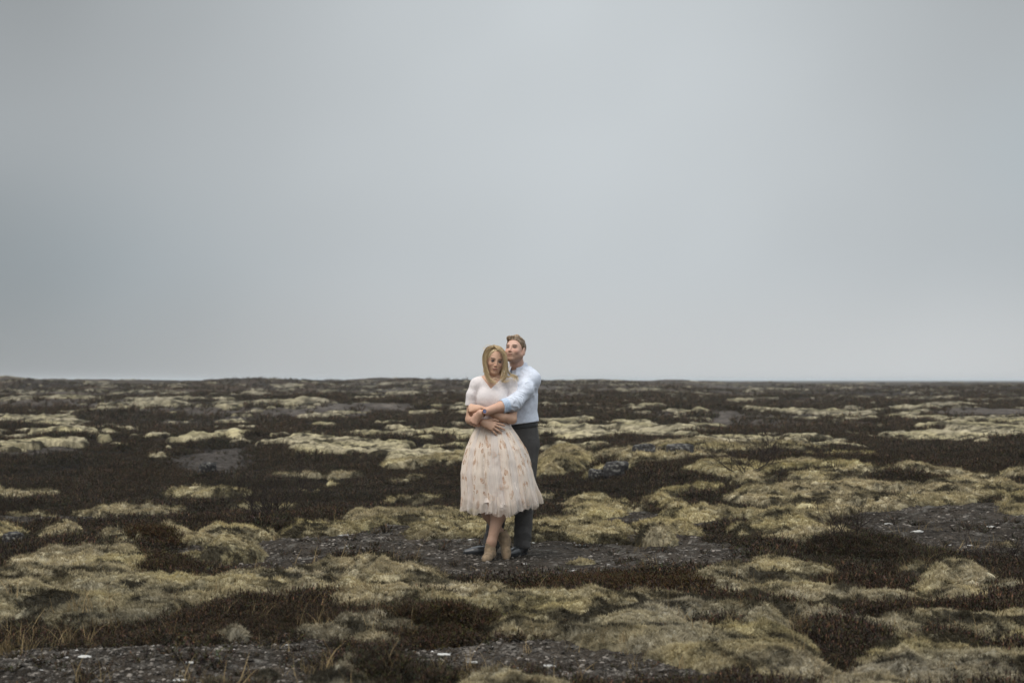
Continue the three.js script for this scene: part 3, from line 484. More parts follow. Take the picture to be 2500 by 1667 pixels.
function skinNet(f, lo, hi, c, color) {                    // surface nets over a box, far blocks skipped
  const n = [0, 1, 2].map((a) => Math.ceil((hi[a] - lo[a]) / c) + 1), [nx, ny, nz] = n, B = 6, val = new Float32Array(nx * ny * nz), sx = ny * nz, sy = nz;
  const act = [];
  for (let i = 0; i < nx; i += B) for (let j = 0; j < ny; j += B) for (let k = 0; k < nz; k += B) {
    const v = f(lo[0] + (i + B / 2) * c, lo[1] + (j + B / 2) * c, lo[2] + (k + B / 2) * c), live = Math.abs(v) < B * c * 1.35 + 0.012;
    for (let a = i; a < Math.min(i + B, nx); a++) for (let b = j; b < Math.min(j + B, ny); b++) for (let d = k; d < Math.min(k + B, nz); d++) val[a * sx + b * sy + d] = live ? f(lo[0] + a * c, lo[1] + b * c, lo[2] + d * c) : v;
    if (live) act.push([i, j, k]);
  }
  const id = new Int32Array(nx * ny * nz).fill(-1), P = [], I = [];
  const E = [[0, 1], [2, 3], [4, 5], [6, 7], [0, 2], [1, 3], [4, 6], [5, 7], [0, 4], [1, 5], [2, 6], [3, 7]], g = new Float64Array(8);
  for (const [bi, bj, bk] of act) for (let i = Math.max(bi - 1, 0); i < Math.min(bi + B, nx - 1); i++) for (let j = Math.max(bj - 1, 0); j < Math.min(bj + B, ny - 1); j++) for (let k = Math.max(bk - 1, 0); k < Math.min(bk + B, nz - 1); k++) {
    const o = i * sx + j * sy + k; if (id[o] >= 0) continue; let m = 0;
    for (let q = 0; q < 8; q++) { g[q] = val[o + (q & 1 ? sx : 0) + (q & 2 ? sy : 0) + (q & 4 ? 1 : 0)]; if (g[q] < 0) m |= 1 << q; }
    if (m === 0 || m === 255) continue;
    let x = 0, y = 0, z = 0, w = 0;
    for (const [a, b] of E) if (g[a] < 0 !== g[b] < 0) { const t = g[a] / (g[a] - g[b]); x += (a & 1) + t * ((b & 1) - (a & 1)); y += ((a >> 1) & 1) + t * (((b >> 1) & 1) - ((a >> 1) & 1)); z += ((a >> 2) & 1) + t * (((b >> 2) & 1) - ((a >> 2) & 1)); w++; }
    id[o] = P.length / 3; P.push(lo[0] + (i + x / w) * c, lo[1] + (j + y / w) * c, lo[2] + (k + z / w) * c);
  }
  const quad = (a, b, d, e, flip) => { if (a < 0 || b < 0 || d < 0 || e < 0) return; if (flip) I.push(a, d, b, a, e, d); else I.push(a, b, d, a, d, e); };
  for (const [bi, bj, bk] of act) for (let i = Math.max(bi, 1); i < Math.min(bi + B, nx - 1); i++) for (let j = Math.max(bj, 1); j < Math.min(bj + B, ny - 1); j++) for (let k = Math.max(bk, 1); k < Math.min(bk + B, nz - 1); k++) {
    const o = i * sx + j * sy + k, v = val[o] < 0;
    if (v !== val[o + sx] < 0) quad(id[o], id[o - sy], id[o - sy - 1], id[o - 1], v === false);
    if (v !== val[o + sy] < 0) quad(id[o], id[o - 1], id[o - 1 - sx], id[o - sx], v === false);
    if (v !== val[o + 1] < 0) quad(id[o], id[o - sx], id[o - sx - sy], id[o - sy], v === false);
  }
  for (let it = 0; it < 2; it++) for (let q = 0; q < P.length; q += 3) { const x = P[q], y = P[q + 1], z = P[q + 2], h = c * 0.3, v = f(x, y, z), gx = f(x + h, y, z) - v, gy = f(x, y + h, z) - v, gz = f(x, y, z + h) - v, l = gx * gx + gy * gy + gz * gz; if (l > 1e-12) { const s = clamp(v * h / l * 1, -1, 1), L = Math.sqrt(l), st = clamp(v * h / L, -c * 0.5, c * 0.5); P[q] -= gx / L * st; P[q + 1] -= gy / L * st; P[q + 2] -= gz / L * st; } }
  const C = color ? [] : null; if (color) for (let q = 0; q < P.length; q += 3) C.push(...color(P[q], P[q + 1], P[q + 2]));
  const gm = geom(P, new Uint32Array(I), C);
  gm.setAttribute('uv', new THREE.BufferAttribute(new Float32Array(P.length / 3 * 2).map((_, q) => (q & 1 ? P[3 * (q >> 1) + 1] : P[3 * (q >> 1)] + P[3 * (q >> 1) + 2])), 2));
  return gm;
}
const norm3 = (v) => { const l = Math.hypot(...v); return v.map((a) => a / l); }, cross3 = (a, b) => [a[1] * b[2] - a[2] * b[1], a[2] * b[0] - a[0] * b[2], a[0] * b[1] - a[1] * b[0]], mad = (p, d, t) => [p[0] + d[0] * t, p[1] + d[1] * t, p[2] + d[2] * t];
// a hand: wrist w, direction to the fingers D, back of the hand N, left or right; bend per finger [index..little], fan of the fingers
function makeHand(w, D, N, left, s, bends, fan, thumb) {
  D = norm3(D); N = norm3(N); const T = left ? norm3(cross3(D, N)) : norm3(cross3(N, D)); N = norm3(left ? cross3(T, D) : cross3(D, T));
  const at = (d, t, n) => [0, 1, 2].map((q) => w[q] + s * (D[q] * d + T[q] * t + N[q] * n));
  const seg = (a, b, ra, rb) => cap(...a, ...b, ra * s, rb * s);
  const K = [at(0.093, 0.030, 0.002), at(0.098, 0.010, 0.005), at(0.093, -0.011, 0.003), at(0.083, -0.030, -0.002)];
  const palm = blend(0.016 * s, seg(w, at(0.03, 0, 0), 0.025, 0.024), ...K.map((k, i) => seg(at(0.022, 0.014 - i * 0.010, 0), k, 0.0165, 0.0115)));
  const L = [[0.042, 0.026, 0.02], [0.046, 0.03, 0.021], [0.043, 0.028, 0.02], [0.034, 0.021, 0.018]], R = [0.0092, 0.0094, 0.0088, 0.0077], fingers = [], tips = [], rings = [];
  for (let i = 0; i < 4; i++) {
    let p = K[i], ang = 0; const parts = [];
    for (let g = 0; g < 3; g++) {
      ang += bends[i][g]; const dir = norm3([0, 1, 2].map((q) => D[q] * Math.cos(ang) - N[q] * Math.sin(ang) + T[q] * fan[i])), e = mad(p, dir, L[i][g] * s);
      parts.push(seg(p, e, R[i] * (1.06 - 0.1 * g), R[i] * (0.96 - 0.11 * g))); if (g === 0) rings.push([p, e]); p = e;
    }
    tips.push(p); fingers.push(blend(0.004 * s, ...parts));
  }
  let p = at(0.022, 0.022, -0.008); const parts = [];
  for (const [l, dt, r0, r1] of [[0.042, 0, 0.0155, 0.0125], [0.033, 1, 0.0122, 0.0105], [0.026, 2, 0.0105, 0.0085]]) { const d = norm3([0, 1, 2].map((q) => D[q] * thumb[dt][0] + T[q] * thumb[dt][1] - N[q] * thumb[dt][2])), e = mad(p, d, l * s); parts.push(seg(p, e, r0, r1)); p = e; }
  fingers.push(blend(0.006 * s, ...parts));
  const mid = at(0.09, 0, -0.01);
  const f = (x, y, z) => { let d = palm(x, y, z); const base = d; let e = 9; for (const q of fingers) e = Math.min(e, q(x, y, z)); return smin(base, e, 0.007 * s); };
  return { f: within(...mid, 0.15 * s, f), tips, K, rings, at };
}
// a head in its own axes (+z where the face looks, +x its own left), metres for a head 0.23 high
function makeHeadField(o) {
  const sk = ell(0, 0.03, -0.014, 0.0755, 0.087, 0.096), fc = ell(0, -0.030, 0.03, 0.062 * o.wide, 0.08, 0.06), jaw1 = cap(0.05 * o.wide * o.jaw ** 0.5, -0.048 - 0.004 * o.jaw, -0.004, 0.012, -0.1, 0.06, 0.021 * o.jaw, 0.018), jaw2 = cap(-0.05 * o.wide * o.jaw ** 0.5, -0.048 - 0.004 * o.jaw, -0.004, -0.012, -0.1, 0.06, 0.021 * o.jaw, 0.018);
  const chin = ell(0, -0.1, 0.069, 0.019 * o.jaw, 0.015, 0.015), chL = ell(0.037, -0.03, 0.06, 0.023, 0.02, 0.021), chR = ell(-0.037, -0.03, 0.06, 0.023, 0.02, 0.021), brow = cap(-0.034, 0.019, 0.0745, 0.034, 0.019, 0.0745, 0.012 * o.brow);
  const nose = blend(0.009, cap(0, 0.008, 0.0865, 0, -0.033, 0.0965 + 0.007 * o.nose, 0.006, 0.0085 * o.nose), ell(0.0105 * o.nose, -0.0365, 0.0945, 0.0072 * o.nose, 0.0065, 0.008), ell(-0.0105 * o.nose, -0.0365, 0.0945, 0.0072 * o.nose, 0.0065, 0.008));
  const soL = ell(0.0325, 0.001, 0.097, 0.018, 0.0125, 0.019), soR = ell(-0.0325, 0.001, 0.097, 0.018, 0.0125, 0.019), ebL = ell(0.0322, -0.001, 0.0755, 0.0155, 0.0125, 0.0125), ebR = ell(-0.0322, -0.001, 0.0755, 0.0155, 0.0125, 0.0125);
  const lipU = ell(0, -0.0605, 0.0905, 0.0215, 0.0052, 0.0075), lipL = ell(0, -0.0695, 0.0885, 0.0185, 0.006, 0.0085), slit = ell(0, -0.0652, 0.0985, 0.0205, 0.0013, 0.007), muzzle = ell(0, -0.06, 0.07, 0.031, 0.024, 0.023);
  const ear = (q) => { const a = ell(q * 0.080, -0.006, -0.018, 0.0095, 0.033 * o.ear, 0.020 * o.ear), b = ell(q * 0.089, -0.002, -0.014, 0.006, 0.02 * o.ear, 0.011 * o.ear); return (x, y, z) => smax(a(x, y, z), -b(x, y, z), 0.006); }, eL = ear(1), eR = ear(-1);
  return within(0, 0, 0, 0.15, (x, y, z) => {
    let d = smin(sk(x, y, z), fc(x, y, z), 0.035); d = smin(d, Math.min(jaw1(x, y, z), jaw2(x, y, z)), 0.03); d = smin(d, chin(x, y, z), 0.022); d = smin(d, Math.min(chL(x, y, z), chR(x, y, z)), 0.02); d = smin(d, muzzle(x, y, z), 0.018); d = smin(d, brow(x, y, z), 0.014);
    d = smax(d, -Math.min(soL(x, y, z), soR(x, y, z)), 0.011); d = smin(d, Math.min(ebL(x, y, z), ebR(x, y, z)), 0.003); d = smin(d, nose(x, y, z), 0.009); d = smin(d, Math.min(lipU(x, y, z), lipL(x, y, z)), 0.004); d = smax(d, -slit(x, y, z), 0.003);
    return smin(d, Math.min(eL(x, y, z), eR(x, y, z)), 0.008);
  });
}
function faceColor(q, skin, o, out) {                       // q in head axes; paints lips, brows, lashes, stubble, blush, and shade in sockets and nostrils
  const [x, y, z] = q, ax = Math.abs(x); out[0] = skin[0]; out[1] = skin[1]; out[2] = skin[2];
  const mix = (c, t) => { out[0] = lerp(out[0], c[0], t); out[1] = lerp(out[1], c[1], t); out[2] = lerp(out[2], c[2], t); };
  const bump = (cx, cy, rx, ry) => clamp(1 - Math.hypot((ax - cx) / rx, (y - cy) / ry));
  if (z > 0.03) {
    mix(o.blush, 0.35 * sstep(0, 0.7, bump(0.043, -0.03, 0.034, 0.026))); mix(o.blush, 0.45 * sstep(0, 0.7, bump(0, -0.034, 0.019, 0.02)) * sstep(0.09, 0.1, z));
    mix(o.shade, o.sock * sstep(0, 0.6, bump(0.033, 0.004, 0.028, 0.02)));
    const by = 0.0195 + 0.006 * (1 - ((ax - 0.031) / 0.022) ** 2) * o.arch; mix(o.browC, o.browT * sstep(0.0066, 0.003, Math.abs(y - by)) * sstep(0.054, 0.047, ax) * sstep(0.010, 0.016, ax));
    const ey = 0.0005, open = o.open, ex = (ax - 0.0322) / 0.0148, lid = open * Math.sqrt(Math.max(0, 1 - ex * ex));
    if (Math.abs(ex) < 1 && z > 0.066) {
      const v = y - ey;
      if (v < lid && v > -lid * 0.85) { mix([0.26, 0.225, 0.21], 1); const gx = x - (x > 0 ? 0.0322 : -0.0322) - o.gaze; const r = Math.hypot(gx, v - 0.0004); mix(o.iris, sstep(0.0068, 0.0054, r)); mix([0.008, 0.007, 0.007], sstep(0.0032, 0.0022, r)); }
      mix([0.03, 0.02, 0.017], 1.0 * sstep(0.0055, 0.002, Math.abs(v - lid - 0.0006))); mix([0.1, 0.06, 0.05], 0.5 * sstep(0.002, 0.0008, Math.abs(v + lid * 0.85 + 0.0005)));
    }
    if (z > 0.06 && y < -0.05) { const lx = ax / 0.023, lu = Math.sqrt(Math.max(0, 1 - lx * lx)); const t = lx < 1 ? sstep(0.0085, 0.0055, Math.abs(y + 0.0655) / Math.max(lu, 0.15) * 1) : 0; mix(o.lip, 0.85 * t); mix([0.06, 0.022, 0.02], lx < 1.05 ? 0.9 * sstep(0.0026, 0.0009, Math.abs(y + 0.0652 - 0.05 * ax * o.smile)) : 0); }
    mix(o.shade, 0.55 * sstep(0, 0.5, bump(0.0085, -0.0425, 0.0065, 0.0045)) * sstep(0.085, 0.09, z));
  }
  if (o.beard) { const b = sstep(-0.03, -0.06, y) * sstep(-0.03, 0.0, z) * (1 - 0.75 * sstep(0.012, 0.0, Math.abs(y + 0.066)) * sstep(0.024, 0.016, ax)); mix(o.beard, 0.85 * b * (0.8 + 0.2 * vn3(x * 400, y * 400, z * 400))); mix(o.beard, 0.3 * sstep(0.012, 0.004, Math.abs(y + 0.051)) * sstep(0.03, 0.02, ax) * sstep(0.06, 0.07, z)); }
  const m = 1 + 0.06 * vn3(x * 60, y * 60, z * 60) + 0.04 * vn3(x * 180, y * 180, z * 180); out[0] *= m; out[1] *= m; out[2] *= m; return out;
}
function tubeStrip(points, r0, r1, n, sides, P, I, C, col) {   // tapered tube along smoothed points
  const c = new THREE.CatmullRomCurve3(points.map((p) => new THREE.Vector3(...p))), b = P.length / 3;
  for (let i = 0; i <= n; i++) {
    const t = i / n, p = c.getPoint(t), d = c.getTangent(t), u = new THREE.Vector3(0.31, 0.2, 0.93).cross(d).normalize(), v = d.clone().cross(u), r = lerp(r0, r1, t * t);
    for (let s = 0; s < sides; s++) { const a = s / sides * 6.2832, x = Math.cos(a) * r, y = Math.sin(a) * r; P.push(p.x + u.x * x + v.x * y, p.y + u.y * x + v.y * y, p.z + u.z * x + v.z * y); const k = typeof col === 'function' ? col(t) : col; C.push(...k); }
  }
  for (let i = 0; i < n; i++) for (let s = 0; s < sides; s++) { const a = b + i * sides + s, a2 = b + i * sides + (s + 1) % sides; I.push(a, a2, a2 + sides, a, a2 + sides, a + sides); }
}
M.skin = new THREE.MeshPhysicalMaterial({ vertexColors: true, roughness: 0.52, specularIntensity: 0.6 });
M.hair = new THREE.MeshPhysicalMaterial({ vertexColors: true, roughness: 0.45, specularIntensity: 0.7, side: THREE.DoubleSide });
const weave = grain(31, 0.8, 1.0), weaveB = grain(32, 0, 1);
weave.repeat.set(9, 9); weaveB.repeat.set(9, 9);
const clothMat = (o) => new THREE.MeshPhysicalMaterial({ vertexColors: true, roughness: 0.9, map: weave, bumpMap: weaveB, bumpScale: 0.0008, sheen: 0.3, sheenRoughness: 0.6, ...o });
// ---------- the woman ----------
{
  const G = thing('person', 'person in a pale short-sleeved jumper and tulle skirt, arms folded, leaning back', 'person');
  const head = frame(-0.143, 1.612, 0.0, 12, 7, -9, 0.93);
  const hf = head.field(makeHeadField({ wide: 1.04, jaw: 0.72, brow: 0.8, ear: 1, nose: 0.86 }));
  const handR = makeHand([-0.236, 1.112, 0.155], [0.93, -0.33, 0.0], [0.05, 0.3, 0.95], false, 1.0, [[0.16, 0.25, 0.2], [0.22, 0.3, 0.2], [0.28, 0.3, 0.2], [0.3, 0.3, 0.2]], [0.16, 0.02, -0.16, -0.38], [[0.75, 0.6, 0.05], [0.9, 0.25, 0.1], [1, 0.0, 0.1]]);
  const handL = makeHand([-0.256, 1.224, 0.145], [-0.9, 0.02, -0.42], [-0.35, 0.62, 0.7], true, 0.98, [[0.85, 0.75, 0.4], [0.95, 0.75, 0.4], [1.0, 0.8, 0.4], [1.0, 0.8, 0.4]], [0.06, 0.0, -0.06, -0.14], [[0.95, 0.1, 0.35], [1, -0.15, 0.4], [1, -0.2, 0.5]]);
  const armR = blend(0.02, cap(-0.297, 1.42, -0.02, -0.326, 1.3, -0.016, 0.038, 0.037), cap(-0.326, 1.3, -0.016, -0.342, 1.135, -0.02, 0.037, 0.036), cap(-0.342, 1.13, -0.02, -0.3, 1.12, 0.05, 0.037, 0.037), cap(-0.3, 1.12, 0.05, -0.236, 1.112, 0.155, 0.037, 0.0255));
  const armL = blend(0.02, cap(-0.005, 1.425, -0.03, 0.012, 1.29, 0.0, 0.044, 0.043), cap(0.012, 1.29, 0.0, 0.0, 1.135, 0.055, 0.043, 0.036), cap(0.0, 1.135, 0.055, -0.075, 1.155, 0.1, 0.037, 0.038), cap(-0.075, 1.155, 0.1, -0.256, 1.224, 0.145, 0.038, 0.0255));
  const torso = blend(0.06, ell(-0.16, 1.3, -0.02, 0.126, 0.2, 0.096), ell(-0.15, 1.1, -0.01, 0.112, 0.16, 0.088), ell(-0.14, 0.96, -0.01, 0.165, 0.16, 0.115), cap(-0.27, 1.422, -0.03, -0.05, 1.417, -0.035, 0.04));
  const bust = blend(0.03, ell(-0.21, 1.3, 0.046, 0.055, 0.062, 0.05), ell(-0.11, 1.3, 0.044, 0.055, 0.062, 0.05));
  const neck = blend(0.03, cap(-0.163, 1.43, -0.03, -0.146, 1.56, -0.018, 0.05, 0.047), cap(-0.163, 1.45, -0.03, -0.28, 1.43, -0.03, 0.035, 0.03), cap(-0.163, 1.45, -0.03, -0.04, 1.43, -0.035, 0.035, 0.03));
  const clav = blend(0.01, cap(-0.18, 1.437, 0.03, -0.28, 1.452, -0.0, 0.008), cap(-0.145, 1.437, 0.03, -0.05, 1.452, -0.0, 0.008));
  const core = (x, y, z) => { let d = smin(torso(x, y, z), bust(x, y, z), 0.04); d = smin(d, neck(x, y, z), 0.045); return smin(d, clav(x, y, z), 0.015); };
  const upper = (x, y, z) => { let d = smin(core(x, y, z), hf(x, y, z), 0.02); d = smin(d, armR(x, y, z), 0.012); d = smin(d, armL(x, y, z), 0.012); d = smin(d, handR.f(x, y, z), 0.01); return smin(d, handL.f(x, y, z), 0.004); };
  const legL = blend(0.03, cap(-0.07, 0.93, 0.0, -0.09, 0.52, 0.1, 0.082, 0.056), cap(-0.09, 0.5, 0.1, -0.112, 0.36, 0.095, 0.05, 0.058), cap(-0.112, 0.36, 0.095, -0.165, 0.15, 0.15, 0.056, 0.036), cap(-0.165, 0.15, 0.15, -0.176, 0.07, 0.155, 0.036, 0.034));
  const legR = blend(0.03, cap(-0.21, 0.93, -0.01, -0.245, 0.52, -0.01, 0.082, 0.056), cap(-0.245, 0.5, -0.01, -0.19, 0.37, -0.01, 0.05, 0.058), cap(-0.19, 0.37, -0.01, -0.1, 0.2, 0.02, 0.056, 0.036), cap(-0.1, 0.2, 0.02, -0.065, 0.13, 0.025, 0.036, 0.034));
  const lower = (x, y, z) => smin(Math.min(legL(x, y, z), legR(x, y, z)), ell(-0.14, 0.96, -0.01, 0.165, 0.16, 0.115)(x, y, z), 0.04);
  const skin = [0.55, 0.335, 0.228];
  const fo = { blush: [0.52, 0.24, 0.17], shade: [0.26, 0.14, 0.095], browC: [0.1, 0.062, 0.04], browT: 1, arch: 1, open: 0.0058, gaze: 0.0, iris: [0.05, 0.055, 0.05], lip: [0.42, 0.15, 0.13], sock: 0.45, smile: 2.2 };
  const col = (x, y, z) => { const q = head.local(x, y, z), o = [0, 0, 0]; if (Math.hypot(...q) < 0.15 && q[1] > -0.13) return faceColor(q, skin, fo, o); const m = 1 + 0.07 * vn3(x * 40, y * 40, z * 40) + 0.05 * vn3(x * 130, y * 130, z * 130); let k = m; const nails = [...handR.tips, ...handL.tips].some((t) => Math.hypot(x - t[0], y - t[1], z - t[2]) < 0.009); const kn = [...handR.K, ...handL.K].reduce((a, t) => Math.max(a, sstep(0.016, 0.004, Math.hypot(x - t[0], y - t[1], z - t[2]))), 0); if (nails) k *= 1.1; if (y < 0.9) k *= 0.62; return [skin[0] * k, skin[1] * k * (1 - 0.12 * kn), skin[2] * k * (1 - 0.15 * kn)]; };  // legs darkened: the skirt's shade is put into the skin colour
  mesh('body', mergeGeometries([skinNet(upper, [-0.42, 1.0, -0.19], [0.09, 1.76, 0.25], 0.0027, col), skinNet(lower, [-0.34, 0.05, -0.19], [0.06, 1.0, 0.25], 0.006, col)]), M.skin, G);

  // jumper: the body made a little larger, open at the neck, sleeves to above the elbow
  const sleeveR = blend(0.02, cap(-0.23, 1.438, -0.03, -0.29, 1.415, -0.022, 0.038, 0.05), cap(-0.29, 1.415, -0.022, -0.32, 1.33, -0.016, 0.051, 0.052), cap(-0.32, 1.33, -0.016, -0.343, 1.2, -0.016, 0.052, 0.05)), sleeveL = blend(0.02, cap(-0.08, 1.435, -0.03, -0.015, 1.42, -0.03, 0.04, 0.055), cap(-0.015, 1.42, -0.03, 0.012, 1.33, -0.01, 0.056, 0.053), cap(0.012, 1.33, -0.01, 0.012, 1.22, 0.02, 0.053, 0.05));
  const jumper = (x, y, z) => {
    let d = smin(torso(x, y, z), bust(x, y, z), 0.05) - 0.011;
    const sl = Math.min(smax(sleeveR(x, y, z), (1.243 - y) - (x + 0.34) * 0.12, 0.006), smax(sleeveL(x, y, z), 1.255 - y, 0.006)); d = smin(d, sl, lerp(0.004, 0.03, sstep(1.33, 1.41, y)));
    d += 0.0016 * vn3(x * 22, y * 14, z * 22) + 0.0035 * Math.sin((x * 0.9 + y) * 60 + 3 * vn3(x * 9, y * 9, z * 9)) * sstep(1.2, 1.1, y) + 0.003 * vn3(x * 30 + 5, y * 30, z * 30) * sstep(0.06, 0.0, Math.abs(Math.abs(x + 0.16) - 0.145));
    d = smax(d, 1.065 - y, 0.004);
    const vx = Math.abs(x + 0.172 - (y - 1.38) * 0.12), top = z > -0.03 ? (y - 1.382) * 0.9 - vx : -1; const round = Math.hypot(x + 0.158, (z + 0.03) * 0.9) - 0.062; // V in front, round behind
    d = smax(d, z > -0.02 ? top : -1, 0.005); d = smax(d, y > 1.42 ? -round : -1, 0.006);
    return d;
  };
  const knit = (x, y, z) => { const k = 0.97 + 0.04 * vn3(x * 50, y * 50, z * 50); return [0.82 * k, 0.75 * k, 0.735 * k]; };
  mesh('jumper', skinNet(jumper, [-0.42, 1.04, -0.17], [0.09, 1.53, 0.15], 0.0035, knit), clothMat({ bumpScale: 0.0007 }), G);

  // tulle skirt in three layers
  const prof = [[1.105, -0.152, 0.128, 0.100], [1.07, -0.150, 0.140, 0.110], [1.0, -0.145, 0.186, 0.150], [0.9, -0.138, 0.238, 0.19], [0.8, -0.132, 0.268, 0.215], [0.7, -0.125, 0.29, 0.235], [0.6, -0.113, 0.295, 0.245], [0.5, -0.1, 0.303, 0.256], [0.42, -0.092, 0.309, 0.264], [0.34, -0.088, 0.316, 0.27]];
  const at = (y) => { let i = 0; while (i < prof.length - 2 && prof[i + 1][0] > y) i++; const a = prof[i], b = prof[i + 1], t = clamp((a[0] - y) / (a[0] - b[0]), -0.2, 1.2); return [1, 2, 3].map((k) => lerp(a[k], b[k], t)); };
  const folds = (th, v, sd, amp) => { const w = th + 0.25 * vn(th * 1.3 + sd, 3) ; let q = 1.05 * Math.sin(w * 9 + sd) + 0.6 * Math.sin(w * 15 + 1.7 * sd + 0.8 * v) + 0.22 * Math.sin(w * 29 + 2.6 * sd + 0.5 * Math.sin(v * 5)); const deep = Math.exp(-(((Math.cos(th - 1.93) < 0 ? 9 : Math.sin(th - 1.93)) / 0.05) ** 2)) + 0.6 * Math.exp(-(((Math.cos(th - 1.42) < 0 ? 9 : Math.sin(th - 1.42)) / 0.045) ** 2)); return amp * (q * (0.25 + 0.75 * v) - 1.6 * deep * sstep(0.1, 0.6, v)); };
  const layer = (sd, scale, hemY, amp, ruffle) => {
    const nv = 70, nt = 300, P = [], U = [], I = [];
    for (let i = 0; i <= nv; i++) for (let j = 0; j <= nt; j++) {
      const v = i / nv, th = (j % nt) / nt * 6.283185, cs = Math.cos(th), sn = Math.sin(th);
      const hem = hemY + 0.055 * sstep(0.2, 1, cs) + 0.02 * sstep(0.2, 1, -cs) + 0.012 * Math.sin(th * 7 + sd) + 0.006 * Math.sin(th * 17 + 2 * sd) + 0.014 * vn(th * 14, sd) + 0.007 * vn(th * 50, sd + 5), y = lerp(1.105, hem, v), [cx, rx, rz] = at(y);
      const f = folds(th, v, sd, amp) + 0.016 * sstep(0.1, 0.6, v) * vn(Math.cos(th) * 2.4 + 5, Math.sin(th) * 2.4 + v * 3.2) + ruffle * sstep(0.72, 1, v) * (Math.sin(th * 27 + sd * 3) + 0.8 * Math.sin(th * 43 + sd)) + (y > 1.08 ? 0 : 0.002 * vn(th * 30, v * 22));
      P.push(cx + (rx * scale + f) * cs, y + ruffle * 0.5 * sstep(0.9, 1, v) * vn(th * 30 + sd, 1), -0.005 + (rz * scale + f) * sn); U.push(j / nt * 4, v);
    }
    for (let i = 0; i < nv; i++) for (let j = 0; j < nt; j++) { const a = i * (nt + 1) + j, b = a + nt + 1; I.push(a, a + 1, b + 1, a, b + 1, b); }
    return geom(P, I, null, U);
  };
  const skirt = new THREE.Group(); skirt.name = 'skirt'; G.add(skirt);
  // print of the tulle: cream streaks with tan rose scrolls
  const cw = 2048, ch = 1024, cv = document.createElement('canvas'); cv.width = cw; cv.height = ch; const c = cv.getContext('2d'), r = mulberry(77);
  c.fillStyle = '#eadaca'; c.fillRect(0, 0, cw, ch);
  for (let i = 0; i < 900; i++) { const x = r() * cw, w = 2 + 7 * r(); c.globalAlpha = 0.05 + 0.1 * r(); c.fillStyle = r() < 0.55 ? '#f6f1ec' : r() < 0.5 ? '#cdb5a2' : '#dbc6b7'; c.fillRect(x, r() * ch * 0.6, w, ch * (0.2 + 0.6 * r())); }
  const scroll = (x, y, s, a) => { c.save(); c.translate(x, y); c.scale(0.75, 1); c.rotate(r() * 6.28); c.strokeStyle = ['#9b7253', '#b08a6b', '#a67f62', '#8d6a50'][Math.floor(r() * 4)]; c.lineWidth = 6.5; c.lineCap = 'round'; for (let q = 0; q < 4; q++) { c.globalAlpha = a * (0.5 + 0.5 * r()); c.beginPath(); const t0 = r() * 6.28; for (let t = 0; t < 5; t += 0.25) { const rr = s * (0.15 + 0.16 * t) * (0.8 + 0.2 * q / 4); c.lineTo(Math.cos(t0 + t) * rr, Math.sin(t0 + t) * rr * 0.85); } c.stroke(); } c.restore(); };
  const flower = (x, y, s) => { c.save(); c.translate(x, y); c.scale(0.8, 1); for (let q = 0; q < 9; q++) { const a = r() * 6.28, d = s * 0.55 * r(); c.globalAlpha = 0.14 + 0.14 * r(); c.fillStyle = ['#c49b7c', '#d6b79d', '#b58a69', '#e8d3c2'][q % 4]; c.beginPath(); c.ellipse(Math.cos(a) * d, Math.sin(a) * d, s * (0.3 + 0.3 * r()), s * (0.2 + 0.25 * r()), a, 0, 6.3); c.fill(); } c.strokeStyle = '#94694a'; c.lineCap = 'round'; for (let q = 0; q < 6; q++) { c.globalAlpha = 0.4 + 0.4 * r(); c.lineWidth = 4 + 5 * r(); const a = r() * 6.28, d = s * (0.2 + 0.5 * r()); c.beginPath(); c.arc((r() - 0.5) * s * 0.4, (r() - 0.5) * s * 0.4, d, a, a + 0.6 + 1.4 * r()); c.stroke(); } c.restore(); };
  for (let i = 0; i < 120; i++) flower(r() * cw, ch * (0.08 + 0.84 * r()), 34 + 40 * r());
  for (let i = 0; i < 26; i++) scroll(r() * cw, ch * (0.2 + 0.7 * r()), 34 + 24 * r(), 0.6);
  for (let i = 0; i < 300; i++) { c.globalAlpha = 0.12 + 0.26 * r(); c.strokeStyle = r() < 0.5 ? '#8a6344' : '#b49074'; c.lineWidth = 2 + 6 * r(); const x = r() * cw, y = ch * 0.55 * Math.pow(r(), 1.4); c.beginPath(); c.moveTo(x, y); c.quadraticCurveTo(x + (r() - 0.5) * 24, y + 30, x + (r() - 0.5) * 16, y + 30 + 110 * r()); c.stroke(); }
  const av = document.createElement('canvas'); av.width = 1024; av.height = 256; const ac = av.getContext('2d'), gr = ac.createLinearGradient(0, 0, 0, 256); gr.addColorStop(0, '#ffffff'); gr.addColorStop(0.72, '#dcdcdc'); gr.addColorStop(1, '#626262'); ac.fillStyle = gr; ac.fillRect(0, 0, 1024, 256);
  for (let i = 0; i < 500; i++) { ac.globalAlpha = 0.12 * r(); ac.fillStyle = r() < 0.5 ? '#fff' : '#333'; ac.fillRect(r() * 1024, 30 + r() * 60, 1 + 5 * r(), 226); }
  const fade = new THREE.CanvasTexture(av); fade.wrapS = THREE.RepeatWrapping; fade.repeat.set(0.5, -1); fade.offset.set(0, 1); fade.flipY = true;
  const print = new THREE.CanvasTexture(cv); print.colorSpace = THREE.SRGBColorSpace; print.wrapS = THREE.RepeatWrapping; print.repeat.set(0.5, -1); print.offset.set(0, 1); print.flipY = true;
  const tulle = (o, m) => new THREE.MeshPhysicalMaterial({ color: 0xffffff, map: m, roughness: 0.95, side: THREE.DoubleSide, transparent: o < 1, opacity: o, alphaMap: o < 1 ? fade : null, sheen: 0.3, sheenRoughness: 0.7 });
  const lin = tulle(1, null); lin.color.setRGB(0.72, 0.625, 0.555);
  mesh('lining', layer(1, 0.955, 0.455, 0.008, 0.004), lin, skirt);
  const mid = tulle(0.65, null); mid.color.setRGB(0.8, 0.72, 0.66);
